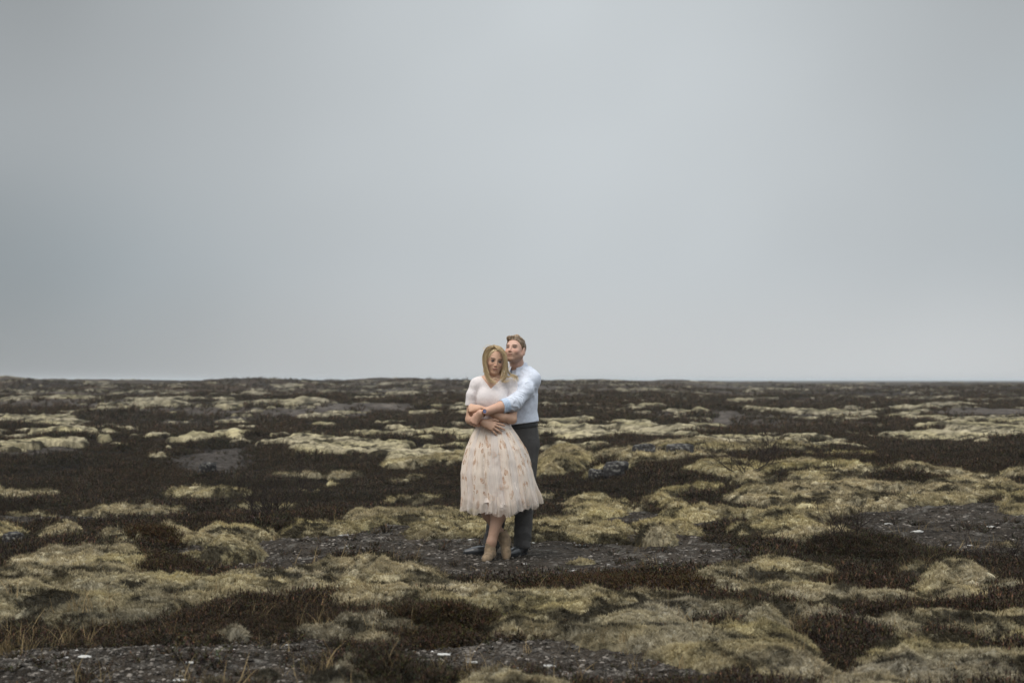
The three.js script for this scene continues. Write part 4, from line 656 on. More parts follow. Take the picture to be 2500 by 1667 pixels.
  mesh('tulle_layer', layer(4, 0.975, 0.392, 0.013, 0.010), mid, skirt);
  mesh('tulle_layer', layer(7, 1.0, 0.375, 0.015, 0.011), tulle(0.8, print), skirt);
  { // waistband
    const P = [], I = [], n = 80, U = []; for (let j = 0; j <= n; j++) { const th = j / n * 6.283185; for (const [y, rr] of [[1.062, 0.004], [1.068, 0.007], [1.104, 0.006], [1.11, -0.002]]) { const [cx, rx, rz] = at(y); P.push(cx + (rx + rr) * Math.cos(th), y, -0.005 + (rz + rr) * Math.sin(th)); U.push(0, 0); } }
    for (let j = 0; j < n; j++) for (let k = 0; k < 3; k++) { const a = j * 4 + k; I.push(a, a + 1, a + 5, a, a + 5, a + 4); }
    const wb = tulle(1, null); wb.color.setRGB(0.74, 0.66, 0.6); mesh('waistband', geom(P, I, null, U), wb, skirt);
  }
  // raised tan rosettes sewn on the tulle
  const rosM = new THREE.MeshStandardMaterial({ color: 0xc2a288, roughness: 0.95, side: THREE.DoubleSide }); const rq = mulberry(9);
  for (let i = 0; i < 26; i++) {
    const th = Math.PI / 2 + (i < 20 ? -1.3 * Math.pow(rq(), 0.8) + 0.25 * rq() : 1.3 * rq()), v = 0.28 + 0.62 * rq(), y = lerp(1.105, 0.39, v), [cx, rx, rz] = at(y), P = [], I = [], C = [];
    const f = folds(th, v, 7, 0.015), ctr = [cx + (rx + f) * Math.cos(th), y, -0.005 + (rz + f) * Math.sin(th)], nrm = norm3([Math.cos(th) / rx, 0.35, Math.sin(th) / rz]), tx = norm3(cross3([0, 1, 0], nrm)), ty = cross3(nrm, tx), R = 0.014 + 0.013 * rq(), t0 = rq() * 6.28, pts = [];
    for (let t = 0; t <= 5.6; t += 0.35) { const rr = R * (0.2 + 0.15 * t); pts.push([0, 1, 2].map((q) => ctr[q] + nrm[q] * 0.004 + tx[q] * Math.cos(t0 + t) * rr * 0.85 + ty[q] * Math.sin(t0 + t) * rr)); }
    tubeStrip(pts, 0.0013, 0.0007, 26, 4, P, I, C, [1, 1, 1]); for (let a = 0; a < 3; a++) { const a0 = rq() * 6.28, q2 = []; for (let t = 0; t < 1.5; t += 0.3) { const rr = R * (1.0 + 0.12 * Math.sin(t * 2)); q2.push([0, 1, 2].map((q) => ctr[q] + nrm[q] * 0.004 + tx[q] * Math.cos(a0 + t) * rr * 0.9 + ty[q] * Math.sin(a0 + t) * rr)); } tubeStrip(q2, 0.0011, 0.0005, 10, 4, P, I, C, [1, 1, 1]); } mesh('rosette', geom(P, I), rosM, skirt);
  }
  // hair: a cap, side locks and wind-blown strands
  const capE = ell(0, 0.032, -0.02, 0.0835, 0.097, 0.106), openE = ell(0.002, -0.016, 0.114, 0.071, 0.122, 0.118), back = blend(0.03, cap(0, 0.0, -0.07, 0.0, -0.15, -0.075, 0.07, 0.05), cap(0.068, 0.01, -0.01, 0.06, -0.12, 0.0, 0.022, 0.018), cap(-0.068, 0.01, -0.01, -0.055, -0.13, 0.01, 0.02, 0.015));
  const hairF = head.field((x, y, z) => { let d = smin(capE(x, y, z), back(x, y, z), 0.025); const part = Math.exp(-(((x + 0.02) / 0.008) ** 2)) * sstep(0.03, 0.1, y) * 0.005; d += part + 0.0012 * Math.sin(z * 260 + 6 * vn3(x * 16, y * 10, z * 16)) + 0.002 * vn3(x * 60, y * 14, z * 60); return smax(d, -openE(x, y, z), 0.012); });
  const blond = (k, t) => { const a = [0.33, 0.215, 0.11], b = [1, 0.81, 0.49]; return [0, 1, 2].map((q) => lerp(a[q], b[q], clamp(k)) * t); };
  const hcol = (x, y, z) => { const q = head.local(x, y, z), s = 0.5 + 0.5 * Math.sin(q[2] * 420 + 7 * vn3(q[0] * 14, q[1] * 9, q[2] * 14)); return blond(0.12 + 0.55 * s - 0.25 * sstep(0.06, 0.125, q[1]) * sstep(0.05, 0.0, Math.abs(q[0] + 0.02)) + 0.25 * vn3(x * 40, y * 12, z * 40), 1); };
  const hr = mesh('hair', skinNet(hairF, [-0.27, 1.42, -0.17], [-0.01, 1.77, 0.12], 0.003, hcol), M.hair, G);
  const guides = [
    [[[-0.153, 1.733, 0.055], [-0.200, 1.700, 0.08], [-0.216, 1.64, 0.075], [-0.213, 1.56, 0.07], [-0.196, 1.485, 0.085], [-0.165, 1.445, 0.10], [-0.128, 1.428, 0.11]], 75, 0.013],
    [[[-0.153, 1.734, 0.05], [-0.205, 1.712, 0.05], [-0.229, 1.645, 0.04], [-0.225, 1.56, 0.045], [-0.205, 1.49, 0.07], [-0.178, 1.45, 0.09]], 70, 0.013],
    [[[-0.158, 1.730, 0.05], [-0.196, 1.685, 0.08], [-0.214, 1.63, 0.085], [-0.212, 1.57, 0.085], [-0.19, 1.51, 0.1]], 26, 0.008],
    [[[-0.155, 1.733, 0.04], [-0.107, 1.706, 0.075], [-0.068, 1.665, 0.08], [-0.056, 1.61, 0.07], [-0.058, 1.545, 0.06], [-0.07, 1.48, 0.07], [-0.085, 1.452, 0.075]], 80, 0.013],
    [[[-0.153, 1.736, 0.02], [-0.095, 1.716, 0.05], [-0.056, 1.668, 0.05], [-0.046, 1.59, 0.045], [-0.042, 1.52, 0.045], [-0.055, 1.465, 0.05]], 70, 0.013],
    [[[-0.045, 1.56, 0.03], [-0.02, 1.505, 0.03], [0.012, 1.492, 0.03], [0.035, 1.475, 0.02], [0.045, 1.44, 0.02]], 40, 0.012],
    [[[-0.05, 1.53, 0.05], [-0.05, 1.475, 0.07], [-0.075, 1.447, 0.085], [-0.05, 1.44, 0.085], [-0.02, 1.452, 0.07]], 26, 0.012],
    [[[-0.05, 1.50, 0.05], [-0.03, 1.478, 0.06], [0.0, 1.485, 0.055], [0.02, 1.465, 0.05], [0.01, 1.445, 0.055]], 22, 0.012],
  ];
  const hq = mulberry(5), P = [], I = [], C = [];
  for (const [pts, n, sp] of guides) for (let i = 0; i < n; i++) {
    const o = [hq() - 0.5, hq() - 0.5, hq() - 0.5], o2 = [hq() - 0.5, hq() - 0.5, hq() - 0.5], cut = pts.length - (hq() < 0.3 ? 1 : 0), tone = hq(), k = 0.8 + 0.35 * hq();
    tubeStrip(pts.slice(0, Math.max(cut, 4)).map((p, a) => p.map((v, q) => v + sp * (0.5 + 0.33 * a) * (o[q] + 0.9 * o2[q] * Math.sin(a * 1.9 + 6 * o2[0])))), 0.0012, 0.0005, 16, 3, P, I, C, (t) => blond(0.15 + 0.75 * tone * (0.55 + 0.6 * t), k));
  }
  for (let i = 0; i < 620; i++) {                            // locks lying over the crown, from the parting down
    const s = hq() < 0.5 ? -1 : 1, z0 = lerp(0.042, -0.09, hq()), k = 1.012 + 0.03 * hq(), wv = (hq() - 0.5) * 0.012, tone = hq(), len = s < 0 ? 3 + Math.floor(hq() * 2.5) : 3 + Math.floor(hq() * 3.4), pts = [];
    const ring = (x, y, z) => { const q = Math.hypot(x / 0.0835, (y - 0.032) / 0.097, (z + 0.02) / 0.106); return [x * k / q, 0.032 + (y - 0.032) * k / q, -0.02 + (z + 0.02) * k / q]; };
    pts.push(ring(-0.02 + s * 0.003, 0.13, z0)); pts.push(ring(-0.01 + s * 0.045, 0.115, z0 + wv)); pts.push(ring(s * 0.08, 0.07, z0 * 0.85 + 0.006 + wv)); pts.push(ring(s * 0.09, 0.01, z0 * 0.7 + 0.012 - wv)); pts.push([s * (0.076 + 0.01 * hq()), -0.06, z0 * 0.6 + 0.012 + wv]); pts.push([s * (0.064 + 0.014 * hq()), -0.12, z0 * 0.55 + 0.012 - wv]); pts.push([s * (0.052 + 0.02 * hq()), -0.16, z0 * 0.5 + 0.01]);
    tubeStrip(pts.slice(0, len + 1).map((p) => head.world(...p)), 0.0013, 0.0006, 18, 3, P, I, C, (t) => blond(0.1 + 0.8 * tone * (0.5 + 0.7 * t) + 0.1 * t, 0.9 + 0.2 * tone));
  }
  for (const pts of [[[-0.2, 1.71, 0.03], [-0.235, 1.715, 0.03], [-0.222, 1.698, 0.04], [-0.24, 1.688, 0.03]], [[-0.17, 1.738, 0.02], [-0.21, 1.735, 0.02], [-0.24, 1.70, 0.02]], [[-0.035, 1.6, 0.06], [-0.02, 1.56, 0.07], [-0.028, 1.54, 0.07], [-0.012, 1.55, 0.07]], [[-0.165, 1.455, 0.1], [-0.14, 1.47, 0.11], [-0.1, 1.458, 0.1], [-0.07, 1.47, 0.09]]])
    for (let i = 0; i < 3; i++) tubeStrip(pts.map((p) => p.map((v) => v + (hq() - 0.5) * 0.005)), 0.0007, 0.0004, 18, 3, P, I, C, () => blond(0.8, 1.05));
  for (let i = 0; i < 36; i++) {                            // flyaways lifted by the wind towards the right
    const a = hq() * 6.283, y = lerp(-0.11, 0.11, hq()), q = Math.sqrt(Math.max(0.1, 1 - ((y - 0.03) / 0.12) ** 2)), b = [Math.cos(a) * 0.082 * q, y, -0.02 + Math.sin(a) * 0.1 * q]; if (b[2] > 0.04 || b[0] > -0.01) continue;
    const w = head.world(...b), L = 0.04 + 0.06 * hq(), u = (hq() - 0.3) * 0.5, d = (hq() - 0.5) * 0.4; tubeStrip([w, mad(w, [-0.15, u - 0.2, d], L * 0.5), mad(w, [-0.1, u - 0.6, d * 1.5], L), mad(w, [0.15, u - 0.8 + (hq() - 0.5) * 0.6, d], L * 1.15)], 0.0007, 0.0003, 12, 3, P, I, C, () => blond(0.5 + 0.5 * hq(), 1));
  }
  mesh('strand', geom(P, I, C), M.hair, hr).userData.kind = 'stuff';
  // ring on the left hand
  { const [a, b] = handL.rings[2], t = 0.5, p = a.map((v, q) => lerp(v, b[q], t)), d = norm3([0, 1, 2].map((q) => b[q] - a[q])); const g = new THREE.TorusGeometry(0.0088, 0.0014, 8, 24); g.applyMatrix4(new THREE.Matrix4().compose(new THREE.Vector3(...p), new THREE.Quaternion().setFromUnitVectors(new THREE.Vector3(0, 0, 1), new THREE.Vector3(...d)), new THREE.Vector3(1, 1, 1))); mesh('ring', g, new THREE.MeshStandardMaterial({ color: 0xd8b36a, metalness: 1, roughness: 0.25 }), G); }
  // suede ankle boots
  const suede = clothMat({ sheen: 0.6 }), soleM = new THREE.MeshStandardMaterial({ color: 0x14110e, roughness: 0.8 });
  const boot = (fr, name, sh = [0, 1, -0.08]) => {
    sh = norm3(sh); const se = mad([0, 0.055, -0.006], sh, 0.085);
    const up = blend(0.03, cap(0, 0.05, -0.005, ...se, 0.043, 0.043), cap(0, 0.055, -0.01, 0.004, 0.026, 0.115, 0.042, 0.030), cap(0.004, 0.028, 0.09, 0.004, 0.02, 0.14, 0.036, 0.022));
    const f = fr.field((x, y, z) => { let d = up(x, y, z) + 0.0015 * Math.sin(y * 120 + 4 * vn3(x * 30, y * 20, z * 30)) * sstep(0.05, 0.1, y) * sstep(0.09, 0.04, z); d = smax(d, (x - se[0]) * sh[0] + (y - se[1]) * sh[1] + (z - se[2]) * sh[2], 0.005); const floor = 0.012 + 0.03 * sstep(0.04, -0.01, z); d = smax(d, floor - y, 0.004); const hol = cap(...mad(se, sh, -0.035), ...mad(se, sh, 0.06), 0.036, 0.038)(x, y, z); return smax(d, -hol, 0.003); });
    const heel = fr.field((x, y, z) => { const b = smax(smax(Math.abs(x) - 0.027, Math.abs(z + 0.022) - 0.027, 0.01), Math.abs(y - 0.02) - 0.021, 0.003), s = smax(smax(up(x, y * 0.9 + 0.004, z) - 0.001, y - 0.014, 0.002), -y, 0.002); return Math.min(b, z > 0.02 ? s : 9); });
    const [lo, hi] = [0, 1].map((q) => { const c8 = [-0.06, 0.06].flatMap((x) => [-0.01, 0.16].flatMap((y) => [-0.07, 0.19].map((z) => fr.world(x, y, z)))); return [0, 1, 2].map((a) => c8.reduce((m, p) => (q ? Math.max(m, p[a]) : Math.min(m, p[a])), q ? -9 : 9)); });
    const b = mesh(name, skinNet(f, lo, hi, 0.003, (x, y, z) => { const k = 0.85 + 0.25 * vn3(x * 60, y * 60, z * 60) + 0.12 * vn3(x * 200, y * 200, z * 200); return [0.25 * k, 0.175 * k, 0.105 * k]; }), suede, G); mesh('sole', skinNet(heel, lo, hi, 0.003), soleM, b);
  };
  boot(frame(-0.178, 0.0, 0.16, -16, 0, 0, 1), 'ankle_boot');
  { const fr = frame(-0.06, 0.108, 0.0, 6, 50, 0, 1), o = fr.local(-0.06, 0.108, 0.0), q = fr.local(-0.06 - 0.33, 0.108 + 0.9, 0.0 + 0.05); boot(fr, 'ankle_boot', [q[0] - o[0], q[1] - o[1], q[2] - o[2]]); }
}
// ---------- the man ----------
{
  const G = thing('person', 'person in a light blue shirt and dark trousers with arms round the other from behind', 'person');
  const head = frame(0.024, 1.698, -0.17, -25, -17, 1, 0.955);
  const hf = head.field(makeHeadField({ wide: 1.05, jaw: 1.12, brow: 1.1, ear: 1.12, nose: 1 }));
  const B = frame(0.05, 0, -0.262, -30, 0, 0, 1);
  const hand = makeHand([-0.252, 1.187, 0.205], [-0.62, -0.72, -0.3], [-0.35, 0.3, 0.9], true, 1.02, [[0.75, 0.7, 0.4], [0.8, 0.8, 0.4], [0.85, 0.8, 0.4], [0.85, 0.8, 0.4]], [0.05, 0, -0.05, -0.1], [[0.8, 0.5, 0.35], [0.9, 0.1, 0.5], [0.9, 0, 0.6]]);
  const hand2 = makeHand([-0.13, 1.13, -0.165], [-0.95, -0.1, 0.15], [-0.1, 0.1, -1], false, 1.02, [[0.2, 0.2, 0.2], [0.2, 0.2, 0.2], [0.2, 0.2, 0.2], [0.2, 0.2, 0.2]], [0.08, 0, -0.08, -0.16], [[0.8, 0.6, 0.1], [0.9, 0.3, 0.1], [1, 0, 0.1]]);
  const fore = blend(0.02, cap(0.015, 1.268, 0.05, -0.07, 1.242, 0.115, 0.046, 0.047), cap(-0.07, 1.242, 0.115, -0.252, 1.187, 0.205, 0.046, 0.029));
  const fore2 = cap(0.06, 1.17, -0.4, -0.13, 1.13, -0.165, 0.045, 0.03);
  const torsoL = blend(0.06, ell(0, 1.32, 0, 0.16, 0.235, 0.116), ell(0, 1.13, 0.006, 0.15, 0.2, 0.112), ell(0, 0.97, -0.004, 0.164, 0.17, 0.122), cap(-0.132, 1.462, -0.01, 0.132, 1.462, -0.01, 0.053), cap(-0.06, 1.51, -0.02, 0.06, 1.51, -0.02, 0.048));
  const torso = B.field(torsoL), nb = B.world(0, 1.5, -0.02), nt = head.world(0, -0.06, -0.03);
  const neck = cap(...nb, ...nt, 0.062, 0.058);
  const upper = (x, y, z) => smin(smin(neck(x, y, z), hf(x, y, z), 0.028), torso(x, y, z), 0.04), arm = (x, y, z) => smin(fore(x, y, z), hand.f(x, y, z), 0.012), arm2 = (x, y, z) => smin(fore2(x, y, z), hand2.f(x, y, z), 0.012);
  const skin = [0.56, 0.345, 0.26];
  const fo = { blush: [0.6, 0.27, 0.2], shade: [0.33, 0.185, 0.135], browC: [0.13, 0.08, 0.05], browT: 1, arch: 0.5, open: 0.0042, gaze: 0.001, iris: [0.035, 0.04, 0.045], lip: [0.42, 0.19, 0.15], sock: 0.65, smile: 2, beard: [0.27, 0.165, 0.11] };
  const col = (x, y, z) => { const q = head.local(x, y, z), o = [0, 0, 0]; if (Math.hypot(...q) < 0.15 && q[1] > -0.135) return faceColor(q, skin, fo, o); const k = 1 + 0.07 * vn3(x * 40, y * 40, z * 40) + 0.05 * vn3(x * 130, y * 130, z * 130), kn = [...hand.K].reduce((a, t) => Math.max(a, sstep(0.017, 0.004, Math.hypot(x - t[0], y - t[1], z - t[2]))), 0), hairy = sstep(0.1, -0.1, x) * 0; return [skin[0] * k * (0.95 - hairy), skin[1] * k * 0.93 * (1 - 0.12 * kn), skin[2] * k * 0.88 * (1 - 0.15 * kn)]; };
  mesh('body', mergeGeometries([skinNet(upper, [-0.12, 1.44, -0.36], [0.2, 1.86, -0.02], 0.0027, col), skinNet(arm, [-0.42, 1.0, 0.0], [0.08, 1.34, 0.27], 0.0027, col), skinNet(arm2, [-0.36, 1.0, -0.46], [0.12, 1.25, -0.1], 0.005, col), skinNet(torso, [-0.2, 0.9, -0.5], [0.3, 1.46, 0.0], 0.012, col)]), M.skin, G);

  // shirt with rolled sleeves, tucked in
  const slA = blend(0.04, cap(0.09, 1.505, -0.2, 0.13, 1.447, -0.165, 0.046, 0.058), cap(0.13, 1.447, -0.165, 0.105, 1.375, -0.06, 0.06, 0.062), cap(0.105, 1.375, -0.06, 0.02, 1.268, 0.048, 0.07, 0.061), cap(0.02, 1.268, 0.048, -0.07, 1.242, 0.115, 0.061, 0.053));
  const s2 = B.world(-0.16, 1.47, -0.02), slB = blend(0.03, cap(...s2, ...B.world(-0.2, 1.2, -0.1), 0.068, 0.058), cap(...B.world(-0.2, 1.2, -0.1), 0.02, 1.16, -0.33, 0.058, 0.054));
  const ax = norm3([-0.27, -0.08, 0.155]), along = (x, y, z) => (x + 0.07) * ax[0] + (y - 1.242) * ax[1] + (z - 0.115) * ax[2];
  const rid = (t) => 1 - 2 * Math.abs(2 * (t - Math.floor(t + 0.5)));
  const shirt = (x, y, z) => {
    let d = smin(torso(x, y, z) - 0.016 - 0.014 * sstep(1.2, 1.1, y), smax(slA(x, y, z), along(x, y, z) + 0.012, 0.006), 0.07); d = smin(d, slB(x, y, z), 0.03);
    const nearArm = sstep(0.05, 0.0, slA(x, y, z)), w = vn3(x * 7, y * 7, z * 7);
    const gate = clamp(0.5 + 1.2 * vn3(x * 9 + 7, y * 9, z * 9)), fo2 = rid((x * 0.35 + y * 1.05 - z * 0.25) * 17 + 3.2 * w + 1.2 * vn3(x * 16, y * 16, z * 16)); d -= nearArm * (0.0042 * gate * Math.max(fo2, -0.2) + 0.003 * vn3(x * 15, y * 34, z * 15));
    d -= (1 - nearArm) * (0.003 * gate * rid((y * 0.5 + x * 1.4) * 9 + 4 * w) * sstep(1.42, 1.3, y) + 0.005 * vn3(x * 24, y * 7, z * 24) * sstep(1.25, 1.1, y) + 0.002 * vn3(x * 30, y * 30, z * 30));
    d = smax(d, 1.09 + 0.12 * (x - 0.05) - y, 0.008);
    return smax(d, y > 1.44 ? 0.067 - Math.hypot(x - lerp(nb[0], nt[0], clamp((y - 1.5) / 0.13)), z - lerp(nb[2], nt[2], clamp((y - 1.5) / 0.13))) : -1, 0.005);
  };
  const blue = (x, y, z) => { const k = 0.96 + 0.05 * vn3(x * 60, y * 60, z * 60); return [0.71 * k, 0.75 * k, 0.845 * k]; };
  const sh = mesh('shirt', skinNet(shirt, [-0.28, 1.03, -0.47], [0.29, 1.57, 0.17], 0.0036, blue), clothMat({ bumpScale: 0.0006, roughness: 0.8 }), G);
  // rolled cuff
  const cuffA = cap(-0.035, 1.252, 0.09, -0.085, 1.237, 0.122, 0.060, 0.057), cuffI = cap(-0.03, 1.253, 0.09, -0.15, 1.218, 0.155, 0.047, 0.045);
  const cuff = (x, y, z) => { const t = along(x, y, z); let d = cuffA(x, y, z) + 0.003 * vn3(x * 40, y * 40, z * 40) - 0.002 * rid(t * 70); d = smax(d, Math.abs(t + 0.012) - 0.029 - 0.006 * vn3(x * 25, y * 25, z * 25), 0.004); return smax(d, -cuffI(x, y, z), 0.002); };
  mesh('cuff', skinNet(cuff, [-0.18, 1.14, 0.0], [0.06, 1.34, 0.22], 0.003, (x, y, z) => { const k = 0.95 + 0.1 * vn3(x * 60, y * 60, z * 60); return [0.55 * k, 0.645 * k, 0.79 * k]; }), clothMat({}), sh);
  // collar: a folded band with two points in front
  {
    const P = [], I = [], U = [], n = 72, rows = [[0.02, 0.0675], [0.04, 0.0655], [0.05, 0.067], [0.048, 0.073], [0.026, 0.082], [0.004, 0.091], [-0.016, 0.098], [-0.02, 0.096], [0.006, 0.083]];
    const CF = frame(...[0, 1, 2].map((q) => lerp(nb[q], nt[q], 0.28)), -25, -6, 0);
    for (let j = 0; j <= n; j++) {
      const u = j / n, th = Math.PI / 2 + 0.3 + u * (6.283185 - 0.6), front = Math.pow(Math.max(0, Math.sin(th)), 3), pt = Math.exp(-(((Math.min(u, 1 - u) - 0.03) / 0.05) ** 2));
      rows.forEach(([y, rr], k) => { const low = k >= 5 && k <= 7 ? 1 : k === 4 || k === 8 ? 0.5 : 0, yy = y + 0.012 - front * 0.034 - low * (0.03 * pt), r2 = rr + low * 0.016 * pt; P.push(...CF.world(r2 * Math.cos(th) * 0.98, yy, r2 * Math.sin(th) * (1 + 0.12 * front))); U.push(u, y * 4); });
    }
    const R = rows.length; for (let j = 0; j < n; j++) for (let k = 0; k < R - 1; k++) { const a = j * R + k; I.push(a, a + R, a + R + 1, a, a + R + 1, a + 1); }
    const cm = clothMat({ side: THREE.DoubleSide, vertexColors: false }); cm.color.setRGB(0.7, 0.74, 0.84); mesh('collar', geom(P, I, null, U), cm, sh);
  }
  // watch on the left wrist
  {
    const wd = norm3([-0.27, -0.08, 0.155]), c0 = [-0.236, 1.192, 0.197], nn = [-0.05, 0.12, 0.99], face = norm3([0, 1, 2].map((q) => nn[q] - wd[q] * (nn[0] * wd[0] + nn[1] * wd[1] + nn[2] * wd[2])));
    const watch = new THREE.Group(); watch.name = 'wristwatch'; G.add(watch);
    const ring = new THREE.TorusGeometry(0.0315, 0.0085, 8, 40); ring.scale(1, 1, 1.1); ring.applyMatrix4(new THREE.Matrix4().compose(new THREE.Vector3(...c0), new THREE.Quaternion().setFromUnitVectors(new THREE.Vector3(0, 0, 1), new THREE.Vector3(...wd)), new THREE.Vector3(0.93, 0.93, 0.95)));
    mesh('strap', ring, new THREE.MeshStandardMaterial({ color: 0x5a3524, roughness: 0.6 }), watch);
    const q = new THREE.Quaternion().setFromUnitVectors(new THREE.Vector3(0, 1, 0), new THREE.Vector3(...face)), pos = (h) => new THREE.Matrix4().compose(new THREE.Vector3(...mad(c0, face, h)), q, new THREE.Vector3(1, 1, 1));
    const prof = [[0, -0.006], [0.019, -0.006], [0.0215, -0.003], [0.0215, 0.003], [0.0195, 0.0055], [0.0178, 0.0055], [0.0178, 0.003]].map(([a, b]) => new THREE.Vector2(a, b));
    mesh('case', new THREE.LatheGeometry(prof, 40).applyMatrix4(pos(0.036)), new THREE.MeshStandardMaterial({ color: 0xd0976a, metalness: 0.9, roughness: 0.3 }), watch);
    const cv = document.createElement('canvas'); cv.width = cv.height = 256; const c = cv.getContext('2d'); c.fillStyle = '#2a3768'; c.fillRect(0, 0, 256, 256); c.strokeStyle = '#c9cfe4'; c.translate(128, 128); for (let i = 0; i < 12; i++) { c.lineWidth = 7; c.beginPath(); c.moveTo(0, -108); c.lineTo(0, i % 3 ? -84 : -72); c.stroke(); c.rotate(Math.PI / 6); } c.strokeStyle = '#20294c'; c.lineWidth = 5; for (const [x, y] of [[0, 46], [-46, -8], [46, -8]]) { c.beginPath(); c.arc(x, y, 26, 0, 6.3); c.stroke(); } c.strokeStyle = '#e2e5f0'; c.lineWidth = 8; c.beginPath(); c.moveTo(0, 0); c.lineTo(-42, -36); c.moveTo(0, 0); c.lineTo(66, -52); c.stroke();
    const tx = new THREE.CanvasTexture(cv); tx.colorSpace = THREE.SRGBColorSpace; mesh('dial', new THREE.CircleGeometry(0.0178, 40).rotateX(-Math.PI / 2).applyMatrix4(pos(0.0395)), new THREE.MeshPhysicalMaterial({ map: tx, roughness: 0.3, clearcoat: 0.5 }), watch);
  }
  // trousers, belt and shoes
  const hipE = ell(0, 0.97, -0.004, 0.164, 0.17, 0.122), hips = B.field((x, y, z) => hipE(x, y, z));
  const kL = [0.115, 0.53, -0.2], kR = [-0.085, 0.53, -0.27];
  const legL = blend(0.05, cap(...B.world(0.085, 0.9, 0), ...kL, 0.1, 0.073), cap(...kL, 0.085, 0.1, -0.2, 0.074, 0.074)), legR = blend(0.05, cap(...B.world(-0.085, 0.9, 0), ...kR, 0.1, 0.073), cap(...kR, -0.165, 0.1, -0.235, 0.074, 0.072));
  const trousers = (x, y, z) => { let d = smin(smin(legL(x, y, z), legR(x, y, z), 0.02), Math.min(hips(x, y, z), torso(x, y, z)) - 0.014, 0.05); const w = vn3(x * 6, y * 6, z * 6); d -= 0.0035 * rid((y + 0.8 * x) * 9 + 3 * w) * (sstep(0.4, 0.15, y) + 0.15) + 0.003 * vn3(x * 20, y * 9, z * 20); d = smax(d, y - 1.082 - 0.12 * (x - 0.05), 0.006); return smax(d, 0.055 - y + 0.15 * (x - 0.1) * (x > 0 ? 1 : 0), 0.005); };
  mesh('trousers', skinNet(trousers, [-0.3, 0.04, -0.44], [0.27, 1.11, -0.06], 0.0048, (x, y, z) => { const k = 0.9 + 0.12 * vn3(x * 50, y * 50, z * 50); return [0.074 * k, 0.068 * k, 0.064 * k]; }), clothMat({}), G);
  mesh('belt', skinNet((x, y, z) => smax(Math.min(torso(x, y, z), hips(x, y, z)) - 0.021, Math.abs(y - 1.069 - 0.12 * (x - 0.05)) - 0.019, 0.005), [-0.2, 1.0, -0.46], [0.29, 1.13, -0.07], 0.004, () => [0.012, 0.011, 0.011]), new THREE.MeshPhysicalMaterial({ vertexColors: true, roughness: 0.5 }), G);
  const shoe = (fr) => {
    const up = blend(0.03, cap(0, 0.062, -0.02, 0, 0.11, -0.03, 0.04, 0.043), cap(0, 0.055, -0.02, 0.0, 0.03, 0.13, 0.042, 0.034), cap(0, 0.032, 0.1, -0.005, 0.026, 0.195, 0.042, 0.026));
    const f = fr.field((x, y, z) => { const lace = z > 0.02 && z < 0.12 ? 0.0018 * Math.sin(z * 260) * sstep(0.02, 0.008, Math.abs(x)) * sstep(0.05, 0.06, y) : 0; return smax(smax(up(x, y, z) - lace, 0.017 - y, 0.004), y - 0.125, 0.006); }), sole = fr.field((x, y, z) => smax(smax(up(x, y + 0.012, z) - 0.004, y - 0.019, 0.003), -y, 0.002));
    const [lo, hi] = [0, 1].map((q) => { const c8 = [-0.06, 0.06].flatMap((x) => [-0.01, 0.15].flatMap((y) => [-0.09, 0.24].map((z) => fr.world(x, y, z)))); return [0, 1, 2].map((a) => c8.reduce((m, p) => (q ? Math.max(m, p[a]) : Math.min(m, p[a])), q ? -9 : 9)); });
    const m = mesh('dress_shoe', skinNet(f, lo, hi, 0.0035, () => [0.014, 0.0145, 0.016]), new THREE.MeshPhysicalMaterial({ vertexColors: true, roughness: 0.38, clearcoat: 0.2 }), G); mesh('sole', skinNet(sole, lo, hi, 0.0045), new THREE.MeshStandardMaterial({ color: 0x0d0c0b, roughness: 0.85 }), m);
  };
  shoe(frame(0.08, 0.0, -0.2, -32, 0, 0, 1)); shoe(frame(-0.185, 0.0, -0.2, -82, 0, 0, 1));
  // hair: short sides, swept top
  const capE = ell(0, 0.038, -0.018, 0.082, 0.089, 0.104), quiff = blend(0.03, cap(-0.04, 0.098, 0.062, 0.02, 0.108, 0.035, 0.015, 0.019), cap(0.02, 0.108, 0.03, 0.035, 0.1, -0.06, 0.021, 0.02), cap(-0.045, 0.09, 0.05, -0.04, 0.098, -0.03, 0.016, 0.018));
  const line = (x, y, z) => { const k = [[-0.12, -0.075], [-0.06, -0.062], [-0.05, -0.045], [-0.042, 0.0], [-0.005, 0.01], [0.004, -0.02], [0.016, -0.024], [0.022, 0.015], [0.045, 0.052], [0.062, 0.072], [0.09, 0.082], [0.2, 0.086]]; let i = 0; while (i < k.length - 2 && k[i + 1][0] < z) i++; return lerp(k[i][1], k[i + 1][1], clamp((z - k[i][0]) / (k[i + 1][0] - k[i][0]))); };
  const earC = ell(0.088, -0.008, -0.019, 0.018, 0.037, 0.025);
  const hairF = head.field((x, y, z) => { let d = smin(capE(x, y, z), quiff(x, y, z), 0.02); d += 0.001 * Math.sin((x * 0.8 - z * 0.3) * 400 + 5 * vn3(x * 20, y * 20, z * 20)) * sstep(0.05, 0.1, y) + 0.0015 * vn3(x * 90, y * 50, z * 90); d = smax(d, -earC(Math.abs(x), y, z), 0.006); return smax(d, (line(x, y, z) - y) * 0.8 + 0.002 * vn3(x * 70, y * 20, z * 70), 0.007); });
  const tone = (k, m = 1) => [lerp(0.085, 0.36, k) * m, lerp(0.055, 0.245, k) * m, lerp(0.035, 0.145, k) * m];
  const hr = mesh('hair', skinNet(hairF, [-0.12, 1.6, -0.33], [0.18, 1.9, -0.02], 0.003, (x, y, z) => { const q = head.local(x, y, z), s = 0.5 + 0.5 * Math.sin((q[0] * 0.8 - q[2] * 0.5) * 300 + 5 * vn3(q[0] * 20, q[1] * 20, q[2] * 20)); return tone(clamp(0.12 + 0.4 * s + 0.5 * sstep(0.09, 0.14, q[1]) - 0.1 * sstep(0.03, -0.05, q[1]))); }), M.hair, G);
